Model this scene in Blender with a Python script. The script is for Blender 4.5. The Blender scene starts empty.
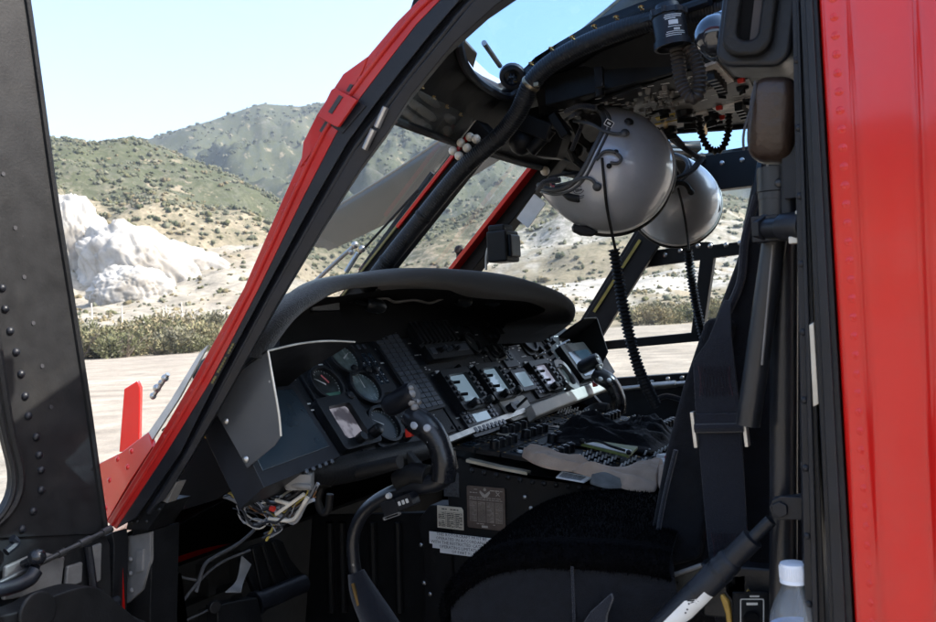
import bpy, bmesh, math, random
import numpy as np
from mathutils import Vector, Matrix, geometry, noise
S = bpy.context.scene
COL = S.collection
random.seed(7)
RNG = np.random.RandomState(11)
R = math.radians

# ------------------------------------------------------------------ camera
# world: x runs aft, y runs across the cabin away from the viewer, z up, ground z = 0
YAW, ROLL, FPX = R(28.0), R(3.3), 900.0
CAM = Vector((0, 0, 1.7))
_p = math.atan(7 / FPX)
FW = Vector((-math.sin(YAW) * math.cos(_p), math.cos(YAW) * math.cos(_p), math.sin(_p)))
R0 = Vector((math.cos(YAW), math.sin(YAW), 0))
U0 = R0.cross(FW)
RT = R0 * math.cos(ROLL) - U0 * math.sin(ROLL)
UP = U0 * math.cos(ROLL) + R0 * math.sin(ROLL)
cd = bpy.data.cameras.new('camera')
cam = bpy.data.objects.new('camera', cd)
COL.objects.link(cam)
cam.matrix_world = Matrix((RT, UP, -FW)).transposed().to_4x4()
cam.location = CAM
cd.sensor_width = 36
cd.lens = 36 * FPX / 936
cd.clip_start = .05
cd.clip_end = 6000
cd.dof.use_dof = True
cd.dof.focus_distance = 2.0
cd.dof.aperture_fstop = 13
S.camera = cam

# ------------------------------------------------------------------ light
SUN = Vector((.71, .26, .68)).normalized()
w = bpy.data.worlds.new('World')
S.world = w
w.use_nodes = True
nt = w.node_tree
nt.nodes.clear()
sky = nt.nodes.new('ShaderNodeTexSky')
sky.sky_type = 'NISHITA'
sky.sun_disc = False
sky.sun_elevation = math.asin(SUN.z)
sky.sun_rotation = math.atan2(SUN.x, SUN.y)
sky.altitude = 800
sky.dust_density = 5.0
sky.ozone_density = 1.0
bg = nt.nodes.new('ShaderNodeBackground')
bg.inputs['Strength'].default_value = .15
wo = nt.nodes.new('ShaderNodeOutputWorld')
nt.links.new(sky.outputs[0], bg.inputs[0])
nt.links.new(bg.outputs[0], wo.inputs[0])
sd = bpy.data.lights.new('sun', 'SUN')
sd.energy = 3.1
sd.angle = R(.5)
sd.color = (1, .95, .87)
sun = bpy.data.objects.new('sun', sd)
COL.objects.link(sun)
sun.rotation_euler = SUN.to_track_quat('Z', 'Y').to_euler()
sun.location = (0, 0, 30)
S.view_settings.view_transform = 'Standard'
S.view_settings.look = 'None'
S.view_settings.exposure = 1.72
S.view_settings.gamma = 1
S.view_settings.use_curve_mapping = False
S.cycles.max_bounces = 8
S.cycles.transparent_max_bounces = 16
S.cycles.sample_clamp_indirect = 6

# ------------------------------------------------------------------ surveying helpers (a sight line cut by a real plane)
def ray(px, py):
    return FW + RT * ((px - 468) / FPX) - UP * ((py - 311) / FPX)
def oX(px, py, x):
    d = ray(px, py); return CAM + d * ((x - CAM.x) / d.x)
def oY(px, py, y):
    d = ray(px, py); return CAM + d * ((y - CAM.y) / d.y)
def oZ(px, py, z):
    d = ray(px, py); return CAM + d * ((z - CAM.z) / d.z)
def oD(px, py, t):
    return CAM + ray(px, py) * t
PP0 = Vector((-.98, 0, 1.40))
PV = Vector((-.2, 0, .29)).normalized()
PU = Vector((0, 1, 0))
PN = Vector((PV.z, 0, -PV.x))
def pan(px, py, w=0):
    d = ray(px, py); o = PP0 + PN * w
    q = CAM + d * ((o - CAM).dot(PN) / d.dot(PN))
    return q.y, (q - PP0).dot(PV)
def interp(x, xs, ys):
    return float(np.interp(x, xs, ys))
def front_x(y): return interp(y, [.9, 1.03, 1.3, 1.66, 2.12, 2.58, 2.94, 3.21, 3.34], [-.50, -.61, -.80, -.89, -.93, -.91, -.87, -.83, -.80])
def roofz(x, y):
    xe = front_x(y)
    ze = interp(y, [.9, 1.03, 1.3, 1.66, 2.12, 2.6, 3.0, 3.3], [1.96, 2.01, 2.06, 2.09, 2.105, 2.11, 2.13, 2.14])
    d = x - xe
    if d < 0: return ze + d * .8
    return ze + (2.21 - ze) * (1 - math.exp(-d / (.09 if y > 1.4 else .05 + .04 * max(0, y - 1.0) / .4)))
def roof(px, py):
    z = 2.2
    for _ in range(25):
        q = oZ(px, py, z); z = z * .6 + max(1.95, roofz(q.x, q.y)) * .4
    return oZ(px, py, z)

# ------------------------------------------------------------------ mesh builder
class MB:
    def __init__(s, T=None):
        s.v, s.f, s.m = [], [], []
        s.T = T
    def add(s, vs, fs, mi=0):
        b = len(s.v)
        for p in vs:
            p = Vector(p)
            s.v.append(tuple(s.T @ p) if s.T else tuple(p))
        for f in fs:
            s.f.append([i + b for i in f]); s.m.append(mi)
    def poly(s, pts, vec, mi=0):
        pts = [Vector(p) for p in pts]; vec = Vector(vec); n = len(pts)
        vs = pts + [p + vec for p in pts]
        fs = [list(range(n))[::-1], list(range(n, 2 * n))] + [[i, (i + 1) % n, n + (i + 1) % n, n + i] for i in range(n)]
        s.add(vs, fs, mi)
    def strip(s, A, B, vec, mi=0):
        A = [Vector(p) for p in A]; B = [Vector(p) for p in B]; n = len(A); vec = Vector(vec)
        vs = A + B + [p + vec for p in A] + [p + vec for p in B]
        fs = []
        for i in range(n - 1):
            a, b = i, i + 1
            fs += [[a, b, n + b, n + a], [2 * n + a, 3 * n + a, 3 * n + b, 2 * n + b],
                   [a, 2 * n + a, 2 * n + b, b], [n + a, n + b, 3 * n + b, 3 * n + a]]
        fs += [[0, n, 3 * n, 2 * n], [n - 1, 3 * n - 1, 4 * n - 1, 2 * n - 1]]
        s.add(vs, fs, mi)
    def box(s, c, size, M=None, mi=0):
        c = Vector(c); vs = []
        for x in (-.5, .5):
            for y in (-.5, .5):
                for z in (-.5, .5):
                    q = Vector((x * size[0], y * size[1], z * size[2]))
                    vs.append(c + (M @ q if M else q))
        s.add(vs, [[0, 1, 3, 2], [4, 6, 7, 5], [0, 4, 5, 1], [2, 3, 7, 6], [0, 2, 6, 4], [1, 5, 7, 3]], mi)
    def rbox(s, u0, u1, v0, v1, w0, w1, r=.004, mi=0, n=3):
        """rounded rectangle prism in local u,v extruded along w"""
        pts = rrect(u0, u1, v0, v1, r, n)
        s.poly([(a, b, w0) for a, b in pts], (0, 0, w1 - w0), mi)
    def ring(s, outer, inner, w0, w1, mi=0):
        n = len(outer)
        vs = [(a, b, w0) for a, b in outer] + [(a, b, w0) for a, b in inner] + [(a, b, w1) for a, b in outer] + [(a, b, w1) for a, b in inner]
        fs = []
        for i in range(n):
            j = (i + 1) % n
            fs += [[i, n + i, n + j, j], [2 * n + i, 2 * n + j, 3 * n + j, 3 * n + i], [i, j, 2 * n + j, 2 * n + i], [n + i, 3 * n + i, 3 * n + j, n + j]]
        s.add(vs, fs, mi)
    def tube(s, path, r, n=10, mi=0, smooth=0, cap=True, flat=1.0, ref=None):
        P = [Vector(p) for p in path]
        if smooth: P = catmull(P, smooth)
        m = len(P)
        rs = [r] * m if not hasattr(r, '__len__') else list(np.interp(np.linspace(0, 1, m), np.linspace(0, 1, len(r)), r))
        vs, fs = [], []
        nrm = None
        for i, p in enumerate(P):
            t = (P[min(i + 1, m - 1)] - P[max(i - 1, 0)]).normalized()
            if nrm is None:
                nrm = Vector(ref) if ref else (Vector((0, 0, 1)) if abs(t.z) < .9 else Vector((1, 0, 0)))
            nrm = (nrm - t * nrm.dot(t)).normalized()
            bi = t.cross(nrm)
            for k in range(n):
                a = 2 * math.pi * k / n
                vs.append(p + nrm * (math.cos(a) * rs[i] * flat) + bi * (math.sin(a) * rs[i]))
        for i in range(m - 1):
            for k in range(n):
                a, b = i * n + k, i * n + (k + 1) % n
                fs.append([a, b, b + n, a + n])
        if cap:
            fs.append(list(range(n))[::-1]); fs.append([(m - 1) * n + k for k in range(n)])
        s.add(vs, fs, mi)
    def coil(s, path, r, dr, pitch, n=10, mi=0, smooth=8):
        """corrugated hose or coiled lead"""
        P = catmull([Vector(p) for p in path], smooth)
        L = [0.0]
        for a, b in zip(P[:-1], P[1:]): L.append(L[-1] + (b - a).length)
        k = max(4, int(L[-1] / pitch * 4))
        D = np.linspace(0, L[-1], k)
        Q = [Vector([float(np.interp(d, L, [p[i] for p in P])) for i in range(3)]) for d in D]
        rr = [r + dr * (1, 0, -1, 0)[i % 4] for i in range(k)]
        s.tube_r(Q, rr, n, mi)
    def tube_r(s, P, rr, n=10, mi=0):
        vs, fs = [], []; nrm = None; m = len(P)
        for i, p in enumerate(P):
            t = (P[min(i + 1, m - 1)] - P[max(i - 1, 0)]).normalized()
            if nrm is None: nrm = Vector((0, 0, 1)) if abs(t.z) < .9 else Vector((1, 0, 0))
            nrm = (nrm - t * nrm.dot(t)).normalized(); bi = t.cross(nrm)
            for k in range(n):
                a = 2 * math.pi * k / n
                vs.append(p + (nrm * math.cos(a) + bi * math.sin(a)) * rr[i])
        for i in range(m - 1):
            for k in range(n):
                a, b = i * n + k, i * n + (k + 1) % n
                fs.append([a, b, b + n, a + n])
        fs.append(list(range(n))[::-1]); fs.append([(m - 1) * n + k for k in range(n)])
        s.add(vs, fs, mi)
    def lathe(s, prof, o, axis, n=20, mi=0):
        """profile of (radius, height) along axis"""
        o = Vector(o); ax = Vector(axis).normalized()
        e = Vector((0, 0, 1)) if abs(ax.z) < .9 else Vector((1, 0, 0))
        a1 = (e - ax * e.dot(ax)).normalized(); a2 = ax.cross(a1)
        vs, fs = [], []; m = len(prof)
        for (r, h) in prof:
            for k in range(n):
                t = 2 * math.pi * k / n
                vs.append(o + ax * h + (a1 * math.cos(t) + a2 * math.sin(t)) * max(r, 1e-5))
        for i in range(m - 1):
            for k in range(n):
                a, b = i * n + k, i * n + (k + 1) % n
                fs.append([a, b, b + n, a + n])
        fs.append(list(range(n))[::-1]); fs.append([(m - 1) * n + k for k in range(n)])
        s.add(vs, fs, mi)
    def cyl(s, a, b, r, n=14, mi=0):
        a, b = Vector(a), Vector(b)
        s.lathe([(r, 0), (r, (b - a).length)], a, b - a, n, mi)
    def dome(s, o, axis, r, h=None, n=10, mi=0):
        h = h or r * .6
        s.lathe([(r * math.cos(t), h * math.sin(t)) for t in np.linspace(0, 1.5, 4)], o, axis, n, mi)
    def ball(s, c, r, n=14, mi=0, M=None):
        r = (r, r, r) if not hasattr(r, '__len__') else r
        vs, fs = [], []; m = n // 2
        c = Vector(c)
        for i in range(m + 1):
            t = math.pi * i / m
            for k in range(n):
                a = 2 * math.pi * k / n
                q = Vector((r[0] * math.sin(t) * math.cos(a), r[1] * math.sin(t) * math.sin(a), r[2] * math.cos(t)))
                vs.append(c + (M @ q if M else q))
        for i in range(m):
            for k in range(n):
                a, b = i * n + k, i * n + (k + 1) % n
                fs.append([a, b, b + n, a + n])
        s.add(vs, fs, mi)
    def sheet(s, rows, mi=0, thick=None):
        """surface through rows of points; thick = vector offset for a closed slab"""
        m, n = len(rows), len(rows[0])
        vs = [Vector(p) for r in rows for p in r]
        fs = [[i * n + k, i * n + k + 1, (i + 1) * n + k + 1, (i + 1) * n + k] for i in range(m - 1) for k in range(n - 1)]
        if thick is not None:
            t = Vector(thick); N = m * n
            vs = vs + [p + t for p in vs]
            fs = fs + [[N + i for i in f[::-1]] for f in fs]
            bd = [k for k in range(n)] + [i * n + n - 1 for i in range(1, m)] + [(m - 1) * n + k for k in range(n - 2, -1, -1)] + [i * n for i in range(m - 2, 0, -1)]
            for i in range(len(bd)):
                a, b = bd[i], bd[(i + 1) % len(bd)]
                fs.append([b, a, N + a, N + b])
        s.add(vs, fs, mi)
    def text(s, txt, size, o, X, Y, mi=0, align='LEFT', ls=1.0):
        me = text_mesh(txt, size, align, ls)
        o, X, Y = Vector(o), Vector(X).normalized(), Vector(Y).normalized()
        s.add([o + X * v[0] + Y * v[1] for v in me[0]], me[1], mi)
    def build(s, name, mats, parent=None, bevel=0.0, sharp=38, flat=False):
        me = bpy.data.meshes.new(name)
        me.from_pydata(s.v, [], s.f)
        mats = mats if isinstance(mats, (list, tuple)) else [mats]
        for m in mats: me.materials.append(m)
        if len(mats) > 1: me.polygons.foreach_set('material_index', s.m)
        me.update()
        bm = bmesh.new(); bm.from_mesh(me)
        bmesh.ops.recalc_face_normals(bm, faces=bm.faces)
        bm.to_mesh(me); bm.free()
        if not flat:
            me.polygons.foreach_set('use_smooth', [True] * len(me.polygons))
            me.set_sharp_from_angle(angle=R(sharp))
        o = bpy.data.objects.new(name, me)
        COL.objects.link(o)
        if parent: put(o, parent)
        if bevel:
            b = o.modifiers.new('edge', 'BEVEL')
            b.width = bevel; b.segments = 2; b.limit_method = 'ANGLE'; b.angle_limit = R(35)
            b.harden_normals = True
        return o

def islands(o):
    """one object per separate piece (pieces that touch stay together); all keep the name"""
    me = o.data; n = len(me.vertices); par = list(range(n))
    def fd(a):
        while par[a] != a: par[a] = par[par[a]]; a = par[a]
        return a
    for p in me.polygons:
        v = p.vertices
        for k in v[1:]: par[fd(k)] = fd(v[0])
    gr = {}
    for i in range(n): gr.setdefault(fd(i), []).append(i)
    co = np.array([v.co[:] for v in me.vertices]); keys = list(gr)
    bb = [(co[gr[k]].min(0) - .0015, co[gr[k]].max(0) + .0015) for k in keys]
    q = list(range(len(keys)))
    def f2(a):
        while q[a] != a: a = q[a]
        return a
    for i in range(len(keys)):
        for j in range(i):
            if np.all(bb[i][0] <= bb[j][1]) and np.all(bb[j][0] <= bb[i][1]): q[f2(i)] = f2(j)
    cl = {}
    for i in range(len(keys)): cl.setdefault(f2(i), []).append(keys[i])
    if len(cl) < 2: return [o]
    lab = {}
    for c, ks in cl.items():
        for k in ks: lab[k] = c
    fc = {}
    for p in me.polygons: fc.setdefault(lab[fd(p.vertices[0])], []).append(p)
    out = []
    for c, ps in fc.items():
        used = sorted({i for p in ps for i in p.vertices}); mp = {i: j for j, i in enumerate(used)}
        m2 = bpy.data.meshes.new(o.name.split('.')[0]); m2.from_pydata([me.vertices[i].co[:] for i in used], [], [[mp[i] for i in p.vertices] for p in ps])
        for m in me.materials: m2.materials.append(m)
        m2.polygons.foreach_set('material_index', [p.material_index for p in ps]); m2.polygons.foreach_set('use_smooth', [True] * len(ps)); m2.set_sharp_from_angle(angle=R(38))
        c2 = o.copy(); c2.data = m2; COL.objects.link(c2); out.append(c2)
    nm = o.name; bpy.data.objects.remove(o); bpy.data.meshes.remove(me)
    return out

def put(o, parent):
    o.parent = parent
    M = Matrix.Identity(4); q = parent
    chain = []
    while q is not None: chain.append(q); q = q.parent
    W = Matrix.Identity(4)
    for q in reversed(chain): W = W @ q.matrix_parent_inverse @ q.matrix_basis
    o.matrix_parent_inverse = W.inverted()
def catmull(P, k):
    P = [Vector(p) for p in P]
    Q = [P[0] * 2 - P[1]] + P + [P[-1] * 2 - P[-2]]
    out = []
    for i in range(1, len(Q) - 2):
        a, b, c, d = Q[i - 1:i + 3]
        for j in range(k):
            t = j / k
            out.append(.5 * ((2 * b) + (c - a) * t + (2 * a - 5 * b + 4 * c - d) * t * t + (-a + 3 * b - 3 * c + d) * t ** 3))
    out.append(P[-1])
    return out
def rrect(u0, u1, v0, v1, r, n=3):
    r = min(r, (u1 - u0) / 2.01, (v1 - v0) / 2.01)
    pts = []
    for cx, cy, a0 in ((u1 - r, v1 - r, 0), (u0 + r, v1 - r, 90), (u0 + r, v0 + r, 180), (u1 - r, v0 + r, 270)):
        for i in range(n + 1):
            a = R(a0 + 90 * i / n)
            pts.append((cx + r * math.cos(a), cy + r * math.sin(a)))
    return pts
def oval(cu, cv, ru, rv, n=24):
    return [(cu + ru * math.cos(2 * math.pi * i / n), cv + rv * math.sin(2 * math.pi * i / n)) for i in range(n)]
_tc = {}
def text_mesh(txt, size, align='LEFT', ls=1.0):
    k = (txt, align, ls)
    if k not in _tc:
        c = bpy.data.curves.new('lettering', 'FONT')
        c.body = txt; c.size = 1; c.align_x = align; c.resolution_u = 1; c.space_line = ls
        o = bpy.data.objects.new('lettering', c)
        me = bpy.data.meshes.new_from_object(o)
        _tc[k] = ([tuple(v.co) for v in me.vertices], [list(p.vertices) for p in me.polygons])
        bpy.data.objects.remove(o); bpy.data.curves.remove(c); bpy.data.meshes.remove(me)
    v, f = _tc[k]
    return [(a * size, b * size) for a, b, _ in v], f
def frame(o, X, Y):
    X = Vector(X).normalized(); Y = Vector(Y); Y = (Y - X * Y.dot(X)).normalized(); Z = X.cross(Y)
    M = Matrix((X, Y, Z)).transposed().to_4x4(); M.translation = Vector(o)
    return M
PF = Matrix((PU, PV, PN)).transposed().to_4x4(); PF.translation = PP0

# ------------------------------------------------------------------ materials
def mat(name, col, rough=.5, metal=0., var=.25, scale=30., bump=.0, bscale=None, coat=0., sheen=0., spec=.5, dirt=None, dscale=6., wear=None, drange=(.5, .75)):
    m = bpy.data.materials.new(name); m.use_nodes = True
    t = m.node_tree; b = t.nodes['Principled BSDF']
    tc = t.nodes.new('ShaderNodeTexCoord')
    n = t.nodes.new('ShaderNodeTexNoise'); n.inputs['Scale'].default_value = scale; n.inputs['Detail'].default_value = 6
    t.links.new(tc.outputs['Object'], n.inputs['Vector'])
    r = t.nodes.new('ShaderNodeValToRGB')
    lo = [c * (1 - var) for c in col]; hi = [min(1, c * (1 + var)) for c in col]
    r.color_ramp.elements[0].position = .3; r.color_ramp.elements[1].position = .7
    r.color_ramp.elements[0].color = (*lo, 1); r.color_ramp.elements[1].color = (*hi, 1)
    t.links.new(n.outputs['Fac'], r.inputs['Fac'])
    last = r.outputs[0]
    if dirt:
        n2 = t.nodes.new('ShaderNodeTexNoise'); n2.inputs['Scale'].default_value = dscale; n2.inputs['Detail'].default_value = 8
        n2.inputs['Roughness'].default_value = .7
        t.links.new(tc.outputs['Object'], n2.inputs['Vector'])
        mr = t.nodes.new('ShaderNodeMapRange'); mr.inputs[1].default_value = drange[0]; mr.inputs[2].default_value = drange[1]
        mr.inputs[3].default_value = 0; mr.inputs[4].default_value = dirt[3]
        t.links.new(n2.outputs['Fac'], mr.inputs[0])
        mx = t.nodes.new('ShaderNodeMixRGB'); mx.inputs[2].default_value = (*dirt[:3], 1)
        t.links.new(mr.outputs[0], mx.inputs[0]); t.links.new(last, mx.inputs[1]); last = mx.outputs[0]
    if wear:  # small chips of bare colour
        n3 = t.nodes.new('ShaderNodeTexNoise'); n3.inputs['Scale'].default_value = wear[3]; n3.inputs['Detail'].default_value = 3
        t.links.new(tc.outputs['Object'], n3.inputs['Vector'])
        mr = t.nodes.new('ShaderNodeMapRange'); mr.inputs[1].default_value = wear[4]; mr.inputs[2].default_value = wear[4] + .02
        t.links.new(n3.outputs['Fac'], mr.inputs[0])
        mx = t.nodes.new('ShaderNodeMixRGB'); mx.inputs[2].default_value = (*wear[:3], 1)
        t.links.new(mr.outputs[0], mx.inputs[0]); t.links.new(last, mx.inputs[1]); last = mx.outputs[0]
    t.links.new(last, b.inputs['Base Color'])
    rr = t.nodes.new('ShaderNodeMapRange'); rr.inputs[3].default_value = max(.03, rough - .1); rr.inputs[4].default_value = min(1, rough + .1)
    t.links.new(n.outputs['Fac'], rr.inputs[0]); t.links.new(rr.outputs[0], b.inputs['Roughness'])
    b.inputs['Metallic'].default_value = metal
    b.inputs['Specular IOR Level'].default_value = spec
    b.inputs['Coat Weight'].default_value = coat; b.inputs['Coat Roughness'].default_value = .06
    b.inputs['Sheen Weight'].default_value = sheen
    if bump:
        nb = t.nodes.new('ShaderNodeTexNoise'); nb.inputs['Scale'].default_value = bscale or scale * 4; nb.inputs['Detail'].default_value = 5
        t.links.new(tc.outputs['Object'], nb.inputs['Vector'])
        bp = t.nodes.new('ShaderNodeBump'); bp.inputs['Strength'].default_value = bump; bp.inputs['Distance'].default_value = .004
        t.links.new(nb.outputs['Fac'], bp.inputs['Height']); t.links.new(bp.outputs[0], b.inputs['Normal'])
    return m
def glow(name, col, strength, base=(.02, .02, .02), rough=.15):
    m = mat(name, base, rough, var=.05)
    b = m.node_tree.nodes['Principled BSDF']
    b.inputs['Emission Color'].default_value = (*col, 1); b.inputs['Emission Strength'].default_value = strength
    return m
def glass(name, tint=(.93, .97, .97), refl=1.0, dusty=.03):
    m = bpy.data.materials.new(name); m.use_nodes = True
    t = m.node_tree; t.nodes.clear()
    out = t.nodes.new('ShaderNodeOutputMaterial')
    tr = t.nodes.new('ShaderNodeBsdfTransparent'); tr.inputs[0].default_value = (*tint, 1)
    gl = t.nodes.new('ShaderNodeBsdfGlossy'); gl.inputs['Roughness'].default_value = .02
    df = t.nodes.new('ShaderNodeBsdfDiffuse'); df.inputs[0].default_value = (.7, .68, .63, 1)
    lw = t.nodes.new('ShaderNodeLayerWeight'); lw.inputs[0].default_value = .5
    pw = t.nodes.new('ShaderNodeMath'); pw.operation = 'POWER'; pw.inputs[1].default_value = 5
    t.links.new(lw.outputs['Facing'], pw.inputs[0])
    ml = t.nodes.new('ShaderNodeMapRange'); ml.inputs[3].default_value = .035 * refl; ml.inputs[4].default_value = .6 * refl
    t.links.new(pw.outputs[0], ml.inputs[0])
    m1 = t.nodes.new('ShaderNodeMixShader'); t.links.new(ml.outputs[0], m1.inputs[0])
    t.links.new(tr.outputs[0], m1.inputs[1]); t.links.new(gl.outputs[0], m1.inputs[2])
    tc = t.nodes.new('ShaderNodeTexCoord')
    n = t.nodes.new('ShaderNodeTexNoise'); n.inputs['Scale'].default_value = 5; n.inputs['Detail'].default_value = 8
    t.links.new(tc.outputs['Object'], n.inputs['Vector'])
    mr = t.nodes.new('ShaderNodeMapRange'); mr.inputs[1].default_value = .35; mr.inputs[2].default_value = .8
    mr.inputs[3].default_value = dusty * .2; mr.inputs[4].default_value = dusty * 2
    t.links.new(n.outputs['Fac'], mr.inputs[0])
    m2 = t.nodes.new('ShaderNodeMixShader'); t.links.new(mr.outputs[0], m2.inputs[0])
    t.links.new(m1.outputs[0], m2.inputs[1]); t.links.new(df.outputs[0], m2.inputs[2])
    t.links.new(m2.outputs[0], out.inputs[0])
    return m

BLACK = mat('black paint', (0.0065, 0.0069, 0.0077), .5, bump=.12, bscale=260, dirt=(.018, .017, .016, .4), wear=(.06, .055, .05, 60, .76), spec=0.22)
NAVY = mat('dark navy enamel', (0.0083, 0.0097, 0.0137), .42, bump=.08, bscale=220, dirt=(.017, .017, .019, .4), wear=(.12, .115, .11, 45, .78), spec=0.35)
DOORGR = mat('worn charcoal door paint', (0.0105, 0.0108, 0.0117), .5, bump=.07, bscale=220, dirt=(.028, .027, .025, .6), dscale=9, wear=(.2, .19, .17, 60, .75), spec=0.3)
PANEL = mat('instrument panel black', (0.0099, 0.0114, 0.0139), .48, bump=.25, bscale=260, dirt=(.028, .028, .03, .3), spec=0.25)
PANEL2 = mat('panel module black', (0.0072, 0.0084, 0.0104), .4, bump=.15, bscale=300, spec=0.35)
KEYM = mat('caution tile grey', (0.052, 0.061, 0.075), .35, var=.3, scale=60)
STEEL = mat('bare steel', (.45, .45, .44), .35, metal=.9, var=.2)
BRASS = mat('brass fastener', (.45, .30, .12), .35, metal=.9)
RED = mat('red gloss paint', (.60, .009, .007), .20, var=.07, scale=4, coat=.6, bump=.05, bscale=14, dirt=(.45, .05, .04, .25), spec=0.35)
RED2 = mat('red paint weathered', (.40, .012, .010), .38, var=.18, scale=14, coat=.3, dirt=(.25, .05, .04, .6), dscale=14, spec=0.3)
FOAM = mat('black felt glareshield covering', (0.0062, 0.0062, 0.0067), .9, var=.4, scale=120, bump=.7, bscale=400, sheen=.25, spec=.2)
FLEECE = mat('black sheepskin', (0.0013, 0.0014, 0.0020), .9, var=.5, scale=60, bump=.9, bscale=160, sheen=0., spec=.04)
SEATC = mat('dark navy seat fabric', (.0065, .0075, .0105), .85, var=.35, scale=90, bump=.6, bscale=700, sheen=.06, spec=.12, dirt=(.009, .009, .010, .5))
WEB = mat('navy webbing', (0.0058, 0.0077, 0.0144), .8, var=.3, scale=200, bump=.6, bscale=900, sheen=.3, spec=0.15)
THREAD = mat('dull red stitching', (.055, .018, .028), .8)
LEATHER = mat('brown leather', (.036, .022, .016), .38, var=.35, scale=18, bump=.5, bscale=90)
HELM = mat('silver grey helmet paint', (.44, .455, .485), .40, metal=.28, var=.08, scale=8, coat=.7, dirt=(.22, .22, .23, .35), dscale=12)
RUBBER = mat('black rubber', (0.0073, 0.0073, 0.0078), .55, var=.3, bump=.3, bscale=200, spec=0.3)
HOSE = mat('black corrugated hose', (0.0096, 0.0106, 0.0124), .42, var=.3, spec=0.3)
CREAM = mat('worn cream console face', (.72, .65, .58), .5, var=.2, scale=40, dirt=(.12, .11, .10, .6), dscale=30)
WHITE = mat('white label', (.72, .72, .70), .5, var=.06, scale=40)
SCENE_ = None
PAPER = mat('aged paper placard', (.52, .47, .37), .6, var=.12, scale=60)
PLAQ = mat('brown metal placard', (.10, .075, .06), .45, metal=.3, var=.2, scale=80)
INK = mat('dark print', (.03, .03, .035), .6)
SILK = mat('white silkscreen print', (.55, .55, .53), .5)
YEL = mat('yellow paint', (.55, .38, .03), .5)
REDSW = mat('red switch guard', (.55, .03, .02), .4)
TAN = mat('tan flight suit cloth', (.46, .33, .235), .85, var=.15, scale=25, bump=.5, bscale=400, sheen=.2)
BALL = mat('cream nylon knob', (.62, .56, .47), .4, var=.15)
GREYP = mat('grey painted plate', (.15, .145, .138), .5, var=.2, scale=20, dirt=(.05, .045, .04, .6), dscale=18)
SHIELD = mat('dark grey satin sheet metal', (.075, .080, .088), .38, metal=.35, var=.12, scale=10, bump=.08, bscale=60, wear=(.3, .3, .3, 70, .77))
EDGE = mat('bare aluminium edge', (.55, .53, .48), .4, metal=.7)
LCD = glow('display glass', (.45, .66, .85), .10, (.06, .07, .08), .07)  # faint blue glow painted in for sky mirrored by the screens
LCDD = mat('switched off display glass', (.020, .034, .048), .06, var=.1, spec=.7)
FACE = mat('gauge face', (.02, .026, .025), .35, var=.3, scale=90)
GLS = glass('windshield glass', (.94, .97, .975), .9, .055)
SKYG = glass('tinted roof glass', (.52, .73, .93), .4, .015)
BLADE = mat('olive grey rotor blade', (.066, .065, .060), .5, var=.15, scale=3, dirt=(.10, .096, .088, .5), dscale=3)
BLADEE = mat('blade leading edge', (.20, .19, .165), .4, metal=.3)
PLASTIC = mat('white bottle cap', (.74, .77, .82), .35, var=.04)
GOLD = mat('ochre handles', (.42, .27, .06), .4, metal=.2)
WIRE = mat('off white wire', (.55, .52, .46), .5)
DUCT = mat('dark lining', (0.0050, 0.0050, 0.0055), .8, spec=0.1)
SATIN = mat('satin navy tube', (0.0132, 0.0144, 0.0180), .33, var=.2, wear=(.20, .19, .17, 50, .75), spec=0.5)

# ------------------------------------------------------------------ tagging
def tag(o, label=None, cat=None, group=None, kind=None):
    if label: o['label'] = label
    if cat: o['category'] = cat
    if group: o['group'] = group
    if kind: o['kind'] = kind
    return o
def empty(name, loc):
    o = bpy.data.objects.new(name, None); COL.objects.link(o); o.location = loc
    o.empty_display_size = .1
    return o

# ================================================================== terrain
def az_el(px, py):
    d = ray(px, py); f0 = Vector((-math.sin(YAW), math.cos(YAW), 0))
    return math.atan2(d.dot(R0), d.dot(f0)), math.atan2(d.z, math.hypot(d.x, d.y))
def prof(pts):
    a = [az_el(*p) for p in pts]
    return [q[0] for q in a], [q[1] for q in a]
E1 = prof([(-260, 175), (-100, 150), (0, 141), (50, 141), (95, 146), (134, 140), (182, 158), (229, 176), (276, 200), (340, 235), (400, 238), (450, 222), (500, 205), (560, 190), (620, 182), (690, 190), (760, 205), (900, 230), (1100, 250)])
E2 = prof([(-260, 150), (-100, 155), (0, 158), (50, 160), (110, 152), (138, 143), (175, 131), (209, 122), (240, 111), (262, 104), (300, 107), (324, 103), (360, 108), (387, 111), (450, 118), (540, 136), (640, 150), (740, 156), (900, 165), (1100, 190)])
def fbm(x, y, o=5):
    return noise.fractal(Vector((x, y, 3.3)), 1.0, 2.0, o)
F0 = Vector((-math.sin(YAW), math.cos(YAW), 0))
def polar(th, r):
    d = R0 * math.sin(th) + F0 * math.cos(th)
    return d.x * r, d.y * r
def ss(t):
    t = min(1, max(0, t)); return t * t * (3 - 2 * t)
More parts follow.
